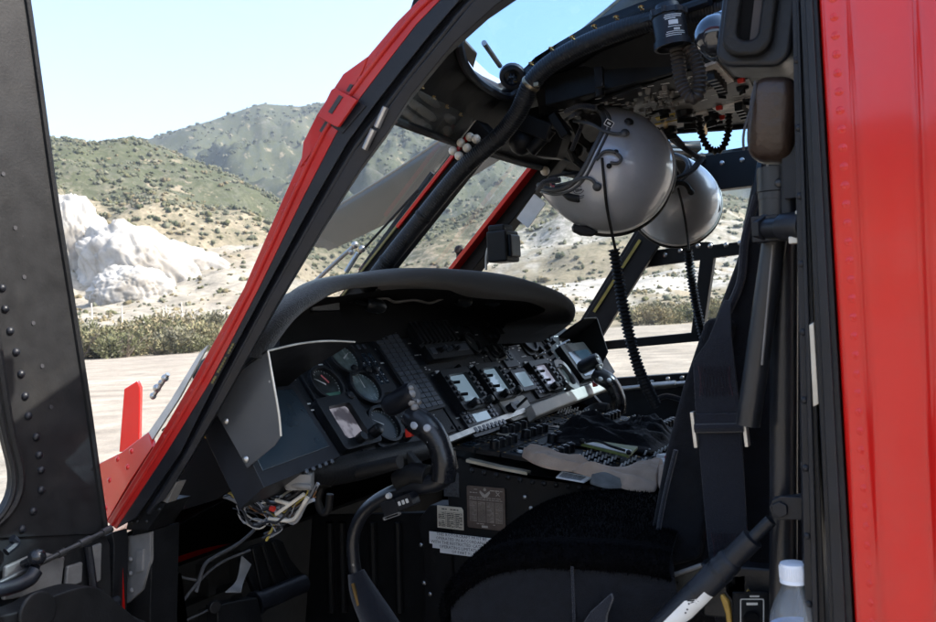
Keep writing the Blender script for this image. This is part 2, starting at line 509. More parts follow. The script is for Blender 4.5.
def height(th, r):
    e1 = math.tan(np.interp(th, *E1)); e2 = math.tan(np.interp(th, *E2))
    x, y = polar(th, r)
    z = 0.05 * fbm(x * .25, y * .25, 4) if r < 90 else .05 * fbm(x * .25, y * .25, 4) + .25 * ss((r - 90) / 20) * (1 + fbm(x * .12, y * .12))
    z *= ss((r - 3) / 6)
    Rg1, Rg2 = 430, 1000
    h1, h2 = 1.7 + e1 * Rg1, 1.7 + e2 * Rg2
    if r > 95:
        a = ss((r - 95) / 110) * 7.5 * (1 + .9 * ss((-.12 - th) / .10)) * (1 + .5 * fbm(x * .02 + 4, y * .02)) + (1.3 * fbm(x * .06, y * .06, 5) * ss((r - 100) / 40))
        g = 1 - abs(fbm(x * .012, y * .012, 4))                       # gullies
        hill1 = max(0, h1) * (1 - abs((r - Rg1) / 260) ** 1.35 if abs(r - Rg1) < 260 else 0)
        k1 = ss((r - 180) / 120)
        hill1 = hill1 * (1 - (1 - g) * .42 * (1 - math.exp(-((r - Rg1) / 70) ** 2)))
        g2 = 1 - abs(fbm(x * .008 + 9, y * .008, 6))
        hill2 = max(0, h2) * (1 - abs((r - Rg2) / 520) ** 1.2 if abs(r - Rg2) < 520 else 0) * (1 - (1 - g2) * .6 * (1 - math.exp(-((r - Rg2) / 110) ** 2)))
        z += max(a * (1 - ss((r - 400) / 200)), hill1 * k1, hill2)
        if r > 250: z += .9 * fbm(x * .05, y * .05, 4) * (1 - math.exp(-((r - Rg1) / 40) ** 2)) * (1 - math.exp(-((r - Rg2) / 40) ** 2))
    return z
WP = [(az_el(p, 300)[0]) for p in (430, 500, 640, 720, 800)]
def build_terrain():
    rs = list(np.concatenate([np.linspace(0.3, 20, 22), np.linspace(22, 90, 36), np.linspace(92, 220, 90), np.linspace(223, 520, 110), np.linspace(526, 1080, 90), np.linspace(1110, 1700, 10)]))
    ths = list(np.concatenate([np.linspace(-math.pi, -.72, 30), np.linspace(-.70, .75, 420), np.linspace(.78, math.pi, 30)]))
    nv, cols, fs = [], [], []
    nT = len(ths)
    for r in rs:
        for th in ths:
            x, y = polar(th, r); z = height(th, r); nv.append((x, y, z))
            n1 = fbm(x * .03, y * .03); n2 = fbm(x * .22 + 5, y * .22); n3 = fbm(x * .01 + 2, y * .01)
            sand = np.array((.32, .285, .235)); chap = np.array((.115, .112, .070)); tan = np.array((.27, .23, .165)); white = np.array((.47, .45, .41))
            if r < 88: c = sand * (1 + .10 * n2)
            else:
                k = ss((n2 * .6 + n1 * .5 + .35) / .8)
                c = tan * (1 - k * .45) + chap * k * .45
                # pale badland slopes
                wv = 0
                if 120 < r < 330 and th > -.12:
                    wv = .75 * ss((fbm(x * .02 + 7, y * .02) + .30 + .5 * n2) / .6)
                if 110 < r < 200 and th <= -.12:
                    wv = .35 * ss((n1 + .2) / .4)
                c = c * (1 - wv) + white * wv
                if r > 280:
                    kk = ss((r - 280) / 60) if th < -.1 else ss((r - 330) / 50)
                    q = ss((n2 * .45 + n1 * .55 + n3 * .4 + .55) / .7)
                    hc = np.array((.180, .160, .126)) * (1 - q) + np.array((.088, .094, .064)) * q
                    if r > 560: hc = np.array((.130, .124, .106)) * (1 - q) + np.array((.060, .073, .060)) * q
                    c = c * (1 - kk) + hc * kk
            cols.append((*c, 1))
    for i in range(len(rs) - 1):
        for k in range(nT - 1):
            fs.append((i * nT + k, i * nT + k + 1, (i + 1) * nT + k + 1, (i + 1) * nT + k))
    c0 = len(nv); nv.append((0, 0, 0)); cols.append((.33, .285, .23, 1))
    for k in range(nT - 1): fs.append((c0, k + 1, k))
    # inner sheet is the dirt clearing, the rest the hills
    cut = 22 + 36
    nin = (cut) * nT
    def mk(name, sel):
        used = sorted({i for f in sel for i in f}); mp = {i: j for j, i in enumerate(used)}
        me = bpy.data.meshes.new(name)
        me.from_pydata([nv[i] for i in used], [], [[mp[i] for i in f] for f in sel])
        ca = me.color_attributes.new('soil', 'FLOAT_COLOR', 'POINT')
        ca.data.foreach_set('color', [v for i in used for v in cols[i]])
        me.polygons.foreach_set('use_smooth', [True] * len(me.polygons))
        bm = bmesh.new(); bm.from_mesh(me); bmesh.ops.recalc_face_normals(bm, faces=bm.faces)
        if sum(f.normal.z for f in bm.faces) < 0: bmesh.ops.reverse_faces(bm, faces=bm.faces)
        bm.to_mesh(me); bm.free()
        me.materials.append(SOIL)
        o = bpy.data.objects.new(name, me); COL.objects.link(o); tag(o, kind='structure'); return o
    a = [f for f in fs if max(f) < nin or c0 in f]
    b = [f for f in fs if not (max(f) < nin or c0 in f)]
    mk('ground', a); mk('hills', b)
SOIL = bpy.data.materials.new('dry soil and scrub'); SOIL.use_nodes = True
def _soil():
    t = SOIL.node_tree; b = t.nodes['Principled BSDF']; b.inputs['Roughness'].default_value = .95; b.inputs['Specular IOR Level'].default_value = .1
    at = t.nodes.new('ShaderNodeAttribute'); at.attribute_name = 'soil'
    tc = t.nodes.new('ShaderNodeTexCoord'); last = at.outputs['Color']
    for sc, lo, hi in ((.9, .75, 1.2), (.14, .85, 1.12), (9, .86, 1.1), (45, .82, 1.12)):
        n = t.nodes.new('ShaderNodeTexNoise'); n.inputs['Scale'].default_value = sc; n.inputs['Detail'].default_value = 7
        t.links.new(tc.outputs['Object'], n.inputs['Vector'])
        mr = t.nodes.new('ShaderNodeMapRange'); mr.inputs[1].default_value = .3; mr.inputs[2].default_value = .7; mr.inputs[3].default_value = lo; mr.inputs[4].default_value = hi
        t.links.new(n.outputs['Fac'], mr.inputs[0])
        mx = t.nodes.new('ShaderNodeVectorMath'); mx.operation = 'MULTIPLY'
        t.links.new(last, mx.inputs[0]); t.links.new(mr.outputs[0], mx.inputs[1]); last = mx.outputs[0]
    t.links.new(last, b.inputs['Base Color'])
    nb = t.nodes.new('ShaderNodeTexNoise'); nb.inputs['Scale'].default_value = 1.2; nb.inputs['Detail'].default_value = 10
    t.links.new(tc.outputs['Object'], nb.inputs['Vector'])
    bp = t.nodes.new('ShaderNodeBump'); bp.inputs['Strength'].default_value = .5; bp.inputs['Distance'].default_value = .25
    t.links.new(nb.outputs['Fac'], bp.inputs['Height']); t.links.new(bp.outputs[0], b.inputs['Normal'])
def _tracks():
    t = SOIL.node_tree; b = t.nodes['Principled BSDF']; src = b.inputs['Base Color'].links[0].from_socket
    tc = t.nodes.new('ShaderNodeTexCoord'); mp = t.nodes.new('ShaderNodeMapping'); mp.inputs['Rotation'].default_value = (0, 0, .35); mp.inputs['Scale'].default_value = (.03, .9, 1)
    n = t.nodes.new('ShaderNodeTexNoise'); n.inputs['Scale'].default_value = 1; n.inputs['Detail'].default_value = 5; n.inputs['Distortion'].default_value = .6
    t.links.new(tc.outputs['Object'], mp.inputs[0]); t.links.new(mp.outputs[0], n.inputs['Vector'])
    mr = t.nodes.new('ShaderNodeMapRange'); mr.inputs[1].default_value = .40; mr.inputs[2].default_value = .62; mr.inputs[3].default_value = .86; mr.inputs[4].default_value = 1.05
    t.links.new(n.outputs['Fac'], mr.inputs[0]); mx = t.nodes.new('ShaderNodeVectorMath'); mx.operation = 'MULTIPLY'
    t.links.new(src, mx.inputs[0]); t.links.new(mr.outputs[0], mx.inputs[1]); t.links.new(mx.outputs[0], b.inputs['Base Color'])
def _mottle():
    t = SOIL.node_tree; b = t.nodes['Principled BSDF']; src = b.inputs['Base Color'].links[0].from_socket
    tc = t.nodes.new('ShaderNodeTexCoord'); geo = t.nodes.new('ShaderNodeVectorMath'); geo.operation = 'LENGTH'; t.links.new(tc.outputs['Object'], geo.inputs[0])
    far = t.nodes.new('ShaderNodeMapRange'); far.inputs[1].default_value = 240; far.inputs[2].default_value = 340; far.inputs[3].default_value = 0; far.inputs[4].default_value = 1
    t.links.new(geo.outputs['Value'], far.inputs[0]); last = src
    for sc, p0, p1, col, amt in ((.075, .46, .60, (.085, .090, .052), .6), (.26, .485, .53, (.062, .070, .038), .85), (.55, .50, .54, (.05, .058, .032), .7), (.12, .60, .66, (.30, .25, .18), .6)):
        n = t.nodes.new('ShaderNodeTexNoise'); n.inputs['Scale'].default_value = sc; n.inputs['Detail'].default_value = 5; n.inputs['Roughness'].default_value = .65
        t.links.new(tc.outputs['Object'], n.inputs['Vector'])
        mr = t.nodes.new('ShaderNodeMapRange'); mr.inputs[1].default_value = p0; mr.inputs[2].default_value = p1; mr.inputs[4].default_value = amt
        t.links.new(n.outputs['Fac'], mr.inputs[0]); ml = t.nodes.new('ShaderNodeMath'); ml.operation = 'MULTIPLY'; t.links.new(mr.outputs[0], ml.inputs[0]); t.links.new(far.outputs[0], ml.inputs[1])
        mx = t.nodes.new('ShaderNodeMixRGB'); mx.inputs[2].default_value = (*col, 1); t.links.new(ml.outputs[0], mx.inputs[0]); t.links.new(last, mx.inputs[1]); last = mx.outputs[0]
    t.links.new(last, b.inputs['Base Color'])
_soil(); _tracks(); _mottle()
build_terrain()

LEAF = [mat('scrub foliage %s' % n, c, .8, var=.45, scale=1.5, spec=.15) for n, c in (('olive', (.085, .086, .042)), ('grey green', (.083, .088, .056)), ('straw', (.14, .118, .068)), ('dark', (.050, .058, .031)), ('sage', (.115, .117, .080)))]
TWIG = mat('grey twigs', (.16, .13, .10), .9)
ICO = bmesh.new(); bmesh.ops.create_icosphere(ICO, subdivisions=1, radius=1); IV = np.array([v.co[:] for v in ICO.verts]); IF = [[v.index for v in f.verts] for f in ICO.faces]; ICO.free()
def chaparral():
    """the scrub cover of the hills: far too many to count"""
    ic = bmesh.new(); bmesh.ops.create_icosphere(ic, subdivisions=1, radius=1); small = np.array([v.co[:] for v in ic.verts]); sf = np.array([[v.index for v in f.verts] for f in ic.faces]); ic.free()
    V, F, M = [], [], []; b = 0
    def one(th, r, s, m):
        nonlocal b
        x, y = polar(th, r); z = height(th, r)
        for _ in range(4 if s > 1.5 else 3 if s > .7 else 2):      # ragged clumps of one to two lobes
            vv = small * (s * RNG.uniform(.35, .75), s * RNG.uniform(.35, .75), s * RNG.uniform(.3, .75)) * (1 + RNG.uniform(-.5, .45, (len(small), 1)))
            V.append(vv + (x + RNG.uniform(-.7, .7) * s, y + RNG.uniform(-.7, .7) * s, z + s * .15)); F.append(sf + b); M.append(np.full(len(sf), m)); b += len(small)
    def sow(count, th0, th1, r0, r1, fr, lim, s0, s1, kinds, cond=None, pw=1.0):
        n = 0; tries = 0
        while n < count and tries < count * 8:
            tries += 1
            th = RNG.uniform(th0, th1); r = r0 + (r1 - r0) * RNG.rand() ** pw
            x, y = polar(th, r)
            if cond and not cond(th, r): continue
            if fbm(x * fr, y * fr) + RNG.uniform(-.5, .5) < lim: continue
            one(th, r, s0 + (s1 - s0) * RNG.rand() ** 2.2, RNG.choice(kinds)); n += 1
    sow(10000, -.60, .42, 225, 440, .022, -.30, .30, 1.7, [0, 1, 1, 3, 1, 2, 4], lambda th, r: th < -.1 or r > 330 or RNG.rand() < .25, .8)
    sow(7000, -.55, .36, 620, 1005, .012, -.22, .6, 2.8, [1, 3, 3, 3, 4])
    sow(4200, -.55, .45, 100, 240, .04, -.10, .15, .8, [0, 2, 2, 1, 4])
    V = np.concatenate(V).astype(np.float32); F = np.concatenate(F).astype(np.int32); M = np.concatenate(M).astype(np.int32)
    me = bpy.data.meshes.new('chaparral'); me.vertices.add(len(V)); me.vertices.foreach_set('co', V.ravel())
    me.loops.add(F.size); me.loops.foreach_set('vertex_index', F.ravel()); me.polygons.add(len(F)); me.polygons.foreach_set('loop_start', np.arange(0, F.size, 3, dtype=np.int32))
    for m in LEAF: me.materials.append(m)
    me.polygons.foreach_set('material_index', M); me.update(calc_edges=True); me.validate()
    o = bpy.data.objects.new('chaparral', me); COL.objects.link(o)
    tag(o, 'low scrub dotted all over the hillsides behind the helicopter', 'scrub', kind='stuff')
chaparral()
def bush_mesh(seed, leaf):
    rg = np.random.RandomState(seed); mb = MB()
    lobes = [(rg.uniform(-.7, .7), rg.uniform(-.7, .7), rg.uniform(.35, .8), rg.uniform(.35, .6)) for _ in range(9)]
    for lx, ly, lz, lr in lobes:
        for _ in range(230):
            d = rg.normal(size=3); d /= np.linalg.norm(d); rr = lr * rg.uniform(.55, 1.08)
            c = Vector((lx + d[0] * rr, ly + d[1] * rr, max(.03, lz + d[2] * rr * .9)))
            a = Vector(rg.normal(size=3)).normalized(); bb = a.orthogonal().normalized(); s = rg.uniform(.035, .085)
            up = Vector((d[0] * .8 + rg.normal() * .45, d[1] * .8 + rg.normal() * .45, .55 + d[2] * .4 + rg.normal() * .35)).normalized()
            q = up.cross(a).normalized()
            mb.add([c - q * s * .4, c + q * s * .4, c + up * s * 1.5 + q * s * .35, c + up * s * 1.6 - q * s * .3], [[0, 1, 2, 3]], 0 if rg.rand() < .8 else 1)
    tw = MB()
    for _ in range(16):
        a = rg.uniform(0, 6.28); e = rg.uniform(.3, .8)
        tw.tube([(0, 0, -.05), (math.cos(a) * e * .5, math.sin(a) * e * .5, .4), (math.cos(a) * e, math.sin(a) * e, rg.uniform(.6, 1.1))], [.03, .008], 5)
    return mb, tw, leaf
def make_bush(seed, leaf, other, name):
    mb, tw, _ = bush_mesh(seed, leaf)
    root = empty(name, (0, 0, 0))
    mb.build('foliage', [leaf, other], root, flat=True); tw.build('stem', TWIG, root)
    return root
def copy_tree(o, parent=None):
    c = o.copy(); COL.objects.link(c)
    if parent: c.parent = parent
    for ch in list(o.children): copy_tree(ch, c)
    return c
NB = [mat('brush foliage %s' % n, c, .85, var=.4, scale=1.2, spec=.1) for n, c in (('olive', (.195, .185, .105)), ('grey', (.200, .192, .135)), ('straw', (.26, .22, .135)), ('green', (.145, .150, .080)))]
protos = [make_bush(1, NB[0], NB[2], 'bush'), make_bush(2, NB[1], NB[0], 'bush'), make_bush(3, NB[3], NB[1], 'bush'), make_bush(4, NB[2], NB[0], 'bush')]
used_b = set()
def place_bush(k, px, r, s, label, group):
    th = az_el(px, 320)[0]; x, y = polar(th, r)
    o = protos[k] if k not in used_b else copy_tree(protos[k]); used_b.add(k)
    o.location = (x, y, height(th, r) - .05); o.scale = (s, s, s * .95); o.rotation_euler = (0, 0, RNG.uniform(0, 6.28))
    tag(o, label, 'bush', group)
rb = np.random.RandomState(5)
for i in range(30):
    px = 62 + 165 * (i + rb.uniform(-.4, .4)) / 30
    place_bush((0, 1, 2, 0, 2, 1, 3)[i % 7], px, rb.uniform(83, 110), rb.uniform(1.2, 3.3), 'olive brush clump in the thicket edging the dirt clearing, left of the red pillar', 'brush clumps left of the windshield pillar')
for i in range(14):
    px = 634 + 120 * (i + rb.uniform(-.4, .4)) / 14
    place_bush((0, 2, 3, 1)[i % 4], px, rb.uniform(88, 104), rb.uniform(1.3, 2.2), 'dusty brush clump beyond the far cockpit door, seen through its glass', 'brush clumps seen through the far door')
for i in range(9):
    px = 300 + 240 * (i + rb.uniform(-.4, .4)) / 9
    place_bush((3, 0, 1)[i % 3], px, rb.uniform(125, 175), rb.uniform(1.0, 1.6), 'dry straw-coloured bush on the pale slope seen through the windshield', 'bushes on the pale slope')

ROCK = mat('white sandstone', (.44, .425, .395), .95, var=.14, scale=.6, bump=1., bscale=.8, spec=.1, dirt=(.20, .18, .15, .8), dscale=.5, wear=(.16, .145, .125, .9, .66), drange=(.47, .60))
ROCK.node_tree.nodes['Bump'].inputs['Distance'].default_value = .5
def rock(px, py_top, py_bot, r, wpx, label, seed, lean=0., squash=.6, mat_=ROCK):
    th, el = az_el(px, py_top); th, _ = az_el(px, (py_top + py_bot) / 2); _, eb = az_el(px, py_bot)
    x, y = polar(th, r); zt = 1.7 + math.tan(el) * r; zb = 1.7 + math.tan(eb) * r
    W = wpx / FPX * r / 2
    bm = bmesh.new(); bmesh.ops.create_icosphere(bm, subdivisions=6, radius=1)
    for v in bm.verts:
        c = v.co.copy()
        q = c * 1.6 + Vector((seed * 3.7, 0, 0))
        d = .20 * noise.fractal(q * .8, 1.25, 2., 6) + .035 * noise.fractal(q * 3.1, 1.0, 2., 5)
        gz = noise.noise(Vector((c.x * 5.5 + seed, c.y * 5.5, c.z * 1.3)) + noise.noise_vector(q * 1.5) * .7)
        d -= .34 * max(0, .16 - abs(gz)) * (1 if c.z > -.5 else 0)          # deep runnels
        vd = noise.voronoi(Vector((c.x * 2.3 + seed, c.y * 2.3, c.z * 1.5)) + noise.noise_vector(q * 1.3) * .35)[0]
        d += .17 * min(.5, vd[1] - vd[0]) - .06
        d += .016 * math.sin(c.z * 26 + 5 * noise.noise(q * 1.2)) * max(0, noise.noise(q * 1.7 + Vector((9, 0, 0))) + .2)   # ledges
        v.co = c * (1 + d)
        v.co.x += lean * v.co.z
    me = bpy.data.meshes.new('rock_outcrop'); bm.to_mesh(me); bm.free()
    me.polygons.foreach_set('use_smooth', [True] * len(me.polygons)); me.materials.append(mat_)
    o = bpy.data.objects.new('rock_outcrop', me); COL.objects.link(o)
    H = (zt - zb)
    o.location = (x, y, zb + H * .10); o.scale = (W, W * squash, H * .86); o.rotation_euler = (0, 0, YAW)
    tag(o, label, 'rock', 'white rock outcrops')
rock(70, 190, 278, 185, 82, 'tall rounded white rock outcrop at the left, next to the open door', 1)
rock(140, 216, 296, 176, 120, 'long white rock outcrop sloping down to the right of the tall rounded one', 5, lean=-.4)
rock(192, 238, 292, 178, 90, 'low end of the white outcrop beside the red pillar, tapering off rightward', 3, lean=-.3)
rock(128, 264, 300, 160, 84, 'small white boulder slab in front of the long outcrop', 4)
POST = mat('weathered pale post', (.55, .50, .44), .8)
for i, (px, r, h) in enumerate(((92, 118, 2.6), (122, 116, 2.3), (166, 114, 2.5), (182, 112, 3.0))):
    th = az_el(px, 320)[0]; x, y = polar(th, r); z = height(th, r)
    mb = MB(); mb.tube([(x, y, z - .3), (x + .05, y, z + h + 1.2)], [.10, .08], 7)
    o = mb.build('post', POST); tag(o, 'thin pale post behind the brush thicket, %s' % ('leftmost of four', 'second from the left of four', 'third from the left of four', 'rightmost and tallest of four')[i], 'post', 'posts behind the thicket')

# ================================================================== helicopter
H = empty('helicopter', (-.3, 2.12, 0))
tag(H, 'red and black helicopter on the dirt with its near cockpit door open', 'helicopter')
YL = 1.01
def P(pts, y=YL): return [oY(px, py, y) for px, py in pts]

# ---- near windshield pillar (door side): red outside edge, black seal channels inside
YS = [(470, -40), (425, 0), (400, 22), (365, 62), (340, 92), (312, 132), (282, 196), (242, 286), (192, 378), (152, 445), (106, 520)]
OUTR = P([(466, -40), (419, 0), (397, 22), (365, 60), (341, 92), (314, 130), (285, 194), (244, 288), (194, 378), (154, 446), (107, 522)])
BR = P([(492, -40), (440, 0), (416, 25), (386, 64), (360, 98), (336, 134), (302, 200), (258, 290), (210, 382), (168, 450), (116, 529)])
B1 = P([(510, -40), (460, 0), (434, 30), (402, 70), (374, 106), (348, 142), (311, 206), (262, 296), (214, 386), (181, 452), (136, 518)])
B2 = P([(524, -40), (472, 2), (446, 34), (408, 80), (382, 116), (355, 150), (318, 212), (268, 300), (219, 392), (184, 456), (150, 510)])
B3 = P([(556, -38), (498, 2), (456, 40), (413, 92), (390, 128), (363, 164), (326, 222), (276, 306), (226, 396), (190, 458), (164, 500)])
def off(L, dx=0, dy=0, dz=0): return [p + Vector((dx, dy, dz)) for p in L]
mb = MB()
TH = Vector((-.035, .045, 0))
mb.strip(BR, B1, TH, 0)
mb.strip(off(B1, -.010, .013), off(B2, -.010, .013), TH * .8, 0)
mb.strip(off(B2, -.002, .003), off(B3, -.006, .008), TH, 0)
mb.tube([(a + b) / 2 + Vector((0, .012, 0)) for a, b in zip(B1, B2)], .006, 8, 0, 2)
pil = mb.build('windshield_pillar', [NAVY], H, .0015)
mb = MB(); mb.strip(OUTR, BR, TH * .35, 0)
mb.tube([a * .5 + b * .5 + Vector((0, -.001, 0)) for a, b in zip(OUTR, BR)], .0035, 6, 0, 2)
for i in range(2, 10):       # puddled sealant and fasteners along the red edge
    for k in range(3):
        t = (k + .5) / 3; p = OUTR[i - 1].lerp(OUTR[i], t).lerp(BR[i - 1].lerp(BR[i], t), .35)
        mb.dome(p + Vector((0, .0005, 0)), (0, -1, 0), .0042, .0025, 8, 0)
mb.build('pillar_edge', [RED2], pil, .0012)
mb = MB()   # three round studs and a square plate on the black face
for px, py in ((364, 112), (206, 371)):
    mb.dome(oY(px, py, YL + .012), (0, -1, 0), .005, .004, 10, 0)
for px, py in ((383, 118), (371, 140)):
    q = oY(px, py, YL + .004); mb.tube([q + Vector((-.008, -.004, -.012)), q + Vector((.008, -.004, .012))], .0045, 8, 0)
mb.build('pillar_stud', [STEEL], pil)
mb = MB(); mb.poly(P([(338, 108), (352, 96), (366, 106), (352, 122), (342, 134), (328, 124)], YL - .002), (0, .004, 0)); mb.build('joint_plate', [NAVY], pil, .001)
mb = MB(); rg = np.random.RandomState(6)
for k in range(15):      # row of faded, unreadable stencil marks along the pillar
    t = k / 14; px, py = 212.5 + 20.5 * t, 382.5 - 38 * t
    if k in (3, 10): continue
    q = oY(px, py, YL - .0012); mb.poly([q + Vector((-.0024, 0, -.0016)), q + Vector((.0020, 0, -.0026 + .001 * rg.rand())), q + Vector((.0026, 0, .0018)), q + Vector((-.0016, 0, .0026 - .002 * rg.rand()))], (0, -.0006, 0))
mb.build('stencil', [mat('faded olive stencil', (.14, .115, .04), .7)], pil, flat=True)
# red door-hinge bracket on the pillar
mb = MB()
yb = YL - .03
mb.poly(P([(300, 168), (303, 142), (317, 114), (343, 74), (368, 56), (362, 72), (350, 94), (330, 126), (312, 152)], YL - .002), (0, .006, 0), 0)
mb.build('hinge_flange', [RED2], pil, .0015)
mb = MB(); mb.poly(P([(346, 91), (350, 84), (353, 85), (349, 92)], YL - .0035), (0, .004, 0)); mb.poly(P([(319, 131), (326, 120), (329, 122), (322, 133)], YL - .0035), (0, .004, 0)); mb.poly(P([(328, 112), (339, 95), (342.5, 97), (331.5, 114)], YL - .0135), (0, .003, 0)); mb.build('slot', [INK], pil)
mb = MB(); mb.poly(P([(318, 117), (331, 90), (334, 88), (357, 100), (338, 127), (334, 126)], YL - .012), (0, .005, 0))
mb.build('hinge_plate', [RED2], pil, .001)
# foot of the pillar: bracket with bolts and the grey hinge post below
mb = MB()
mb.poly(P([(134, 506), (146, 500), (168, 502), (150, 530), (132, 536)], YL + .02), (0, .05, 0), 0)
mb.poly(P([(128, 518), (140, 500), (166, 503), (148, 530), (126, 530)], YL + .012), (0, .012, 0), 0)
for px, py in ((138, 521), (147, 521), (152, 510), (160, 509), (140, 511), (132, 522)):
    mb.dome(oY(px, py, YL + .012), (0, -1, 0), .004, .004, 10, 0)
mb.build('pillar_foot', [BLACK], pil, .001)
mb = MB(); mb.poly(P([(156, 492), (164, 482), (177, 482), (167, 503), (154, 499)], YL + .013), (0, .02, 0), 0)
mb.build('gusset', [GREYP], pil, .001)

# ---- sill post under the pillar with grey plates
mb = MB()
mb.poly(P([(99, 560), (106, 535), (128, 538), (152, 530), (150, 622), (150, 700), (92, 700)], YL + .03), (0, .06, 0), 0)
mb.poly(P([(98, 552), (104, 536), (112, 532), (114, 545), (112, 622), (110, 700), (90, 700)], YL - .012), (0, .03, 0), 0)
sp = mb.build('hinge_post', [BLACK], H, .002)
mb = MB()
mb.poly(P([(127, 536), (150, 532), (150, 560), (142, 590), (128, 603), (114, 603), (114, 562), (126, 553)], YL + .025), (0, .008, 0), 0)
mb.poly(P([(136, 551), (143, 549), (142, 571), (135, 573)], YL + .021), (0, .006, 0), 0)
for px, py in ((131, 559), (131, 573), (132, 590)): mb.dome(oY(px, py, YL + .024), (0, -1, 0), .0045, .004, 10, 0)
mb.build('hinge_plate', [GREYP], sp, .001)

# ---- nose ahead of the windshield
mb = MB()
def nose_pt(t, s):
    # t 0..1 forward from the windshield base, s -1..1 across
    wdt = 1.12 * (1 - .45 * t ** 1.6); x = -1.20 - 1.05 * t - .12 * (1 - s * s) * (1 - t)
    z = 1.43 - .42 * t ** 1.5
    return Vector((x, 2.12 + wdt * s * .985, z - (.05 + .12 * t) * abs(s) ** 2.6))
rows = [[nose_pt(t, s) for s in np.linspace(-1, 1, 25)] for t in np.linspace(0, 1, 12)]
mb.sheet(rows, 0)
for sgn in (0, -1):
    mb.sheet([[r[sgn], Vector((r[sgn].x, r[sgn].y, .75))] for r in rows], 0)
mb.sheet([rows[-1], [Vector((p.x, p.y, .75)) for p in rows[-1]]], 0)
nose = mb.build('nose', [RED], H)
mb = MB(); k_ = Vector((.0, 0, -.03))
mb.sheet([[Vector((p.x, 2.12 + (p.y - 2.12) * .97, p.z - .03)) for p in r] for r in rows], 0)
for sgn in (0, -1): mb.sheet([[Vector((r[sgn].x, 2.12 + (r[sgn].y - 2.12) * .97, r[sgn].z - .03)), Vector((r[sgn].x, 2.12 + (r[sgn].y - 2.12) * .97, .75))] for r in rows], 0)
mb.build('nose_lining', [DUCT], nose)
mb = MB(); # riveted lower lip of the pillar on the nose
for px, py in ((118, 459), (128, 467), (110, 480), (132, 451), (106, 508)):
    mb.dome(oY(px, py, YL - .004), (-.2, -1, .3), .005, .004, 10, 0)
mb.strip(P([(148, 432), (122, 452), (98, 464), (97, 476)], YL + .03), P([(152, 447), (128, 484), (107, 520), (104, 524)], YL + .012), (0, .01, 0), 0)
mb.build('nose_lip', [RED], nose, .001)
mb = MB(); mb.strip(P([(200, 352), (170, 401), (139, 446), (113, 488)], YL + .03), P([(208, 345), (179, 398), (148, 446), (122, 490)], YL + .025), (0, .004, 0))
mb.build('glass_edge_gleam', [mat('painted glass edge reflection', (.60, .58, .52), .5, var=.2)], nose)  # cream strip paints the reflection running along the windshield edge
# red blade of the wire cutter on the nose
mb = MB(); c = oD(131, 446, 2.3)
a, b, cc, dd, e = [oD(px, py, 2.3) for px, py in ((119, 452), (124, 389), (137, 381), (140, 388), (139, 452))]
mb.poly([a, b, cc, dd, e], FW * .02); mb.build('wire_cutter', [RED], H, .002)
mb = MB()
for px, py, r in ((157, 388, .012), (153, 396, .010), (161, 383, .009), (165, 378, .011)): mb.ball(oY(px, py, YL + .12), r * .62, 10)
mb.tube([oY(152, 398, YL + .12), oY(168, 374, YL + .12)], .004, 8)
mb.build('wiper_pivot', [STEEL], nose)

# ---- inner windshield posts, windshield panes
p1a, p1b = oY(500, 122, 1.68), oY(364, 276, 1.68)
p2a, p2b = oY(551, 160, 2.30), oY(462, 268, 2.30)
def bar(mb, a, b, w, d, mi=0, up=(0, 0, 1), o=(0, 0, 0)):
    a = Vector(a) + Vector(o); b = Vector(b) + Vector(o); t = (b - a).normalized(); u = Vector(up); u = (u - t * u.dot(t)).normalized(); s = t.cross(u)
    M = Matrix((t, s, u)).transposed()
    mb.box((a + b) / 2, ((b - a).length, w, d), M, mi)
a1, b1 = oY(481, 140, 1.70), oY(380, 268, 1.70); e1 = (b1 - a1).normalized()
b1x = b1 + e1 * .25; a1x = a1 - e1 * .03
mb = MB(); bar(mb, a1x, b1x, .052, .05, 0, (1, 0, .8)); ps = mb.build('windshield_post', [BLACK], H, .003)
mb = MB(); bar(mb, a1x - e1 * -.02, a1x.lerp(b1x, .42), .008, .008, 0, (1, 0, .8), (-.022, -.031, -.003)); mb.build('red_edge', [RED], ps, .001)
mb = MB(); bar(mb, a1x + e1 * .05, b1x, .004, .005, 0, (1, 0, .8), (-.012, -.031, .010)); mb.build('yellow_seal', [mat('yellow sealant', (.20, .165, .05), .5)], ps)
mb = MB()  # three cream knobs (lamps) at the head of the post
for i, (px, py) in enumerate(((459, 156), (467, 148), (476, 139), (453, 151), (461, 143), (470, 137))):
    mb.ball(oY(px, py, 1.64 + .02 * (i > 2)), .0095, 12)
mb.build('cream_stud', [BALL], ps)
a2, b2 = oY(553, 163, 2.30), oY(468, 270, 2.30); e2 = (b2 - a2).normalized()
mb = MB(); bar(mb, a2 - e2 * .03, b2 + e2 * .3, .065, .05, 0, (1, 0, .8)); ps2 = mb.build('windshield_post', [BLACK], H, .003)
mb = MB(); bar(mb, a2 - e2 * .02, b2 + e2 * .3, .045, .012, 0, (1, 0, .8), (-.028, -.050, -.006)); mb.build('red_edge', [RED], ps2, .001)
mb = MB(); mb.ball(oY(545, 171, 2.24), .013, 12); mb.build('cream_stud', [BALL], ps2)
mb = MB(M_ := frame(oY(531, 211, 2.255), oY(540, 199, 2.255) - oY(522, 224, 2.255), oY(541, 217, 2.255) - oY(529, 205, 2.255)))
mb.rbox(-.042, .042, -.022, .022, 0, .004, .003, 0)
for k in range(6): mb.rbox(-.032 + .002 * (k % 2), .030 - .01 * (k % 3), .013 - .006 * k, .0145 - .006 * k, .0044, .0046, .0002, 1)
mb.build('placard', [WHITE, INK], ps2)
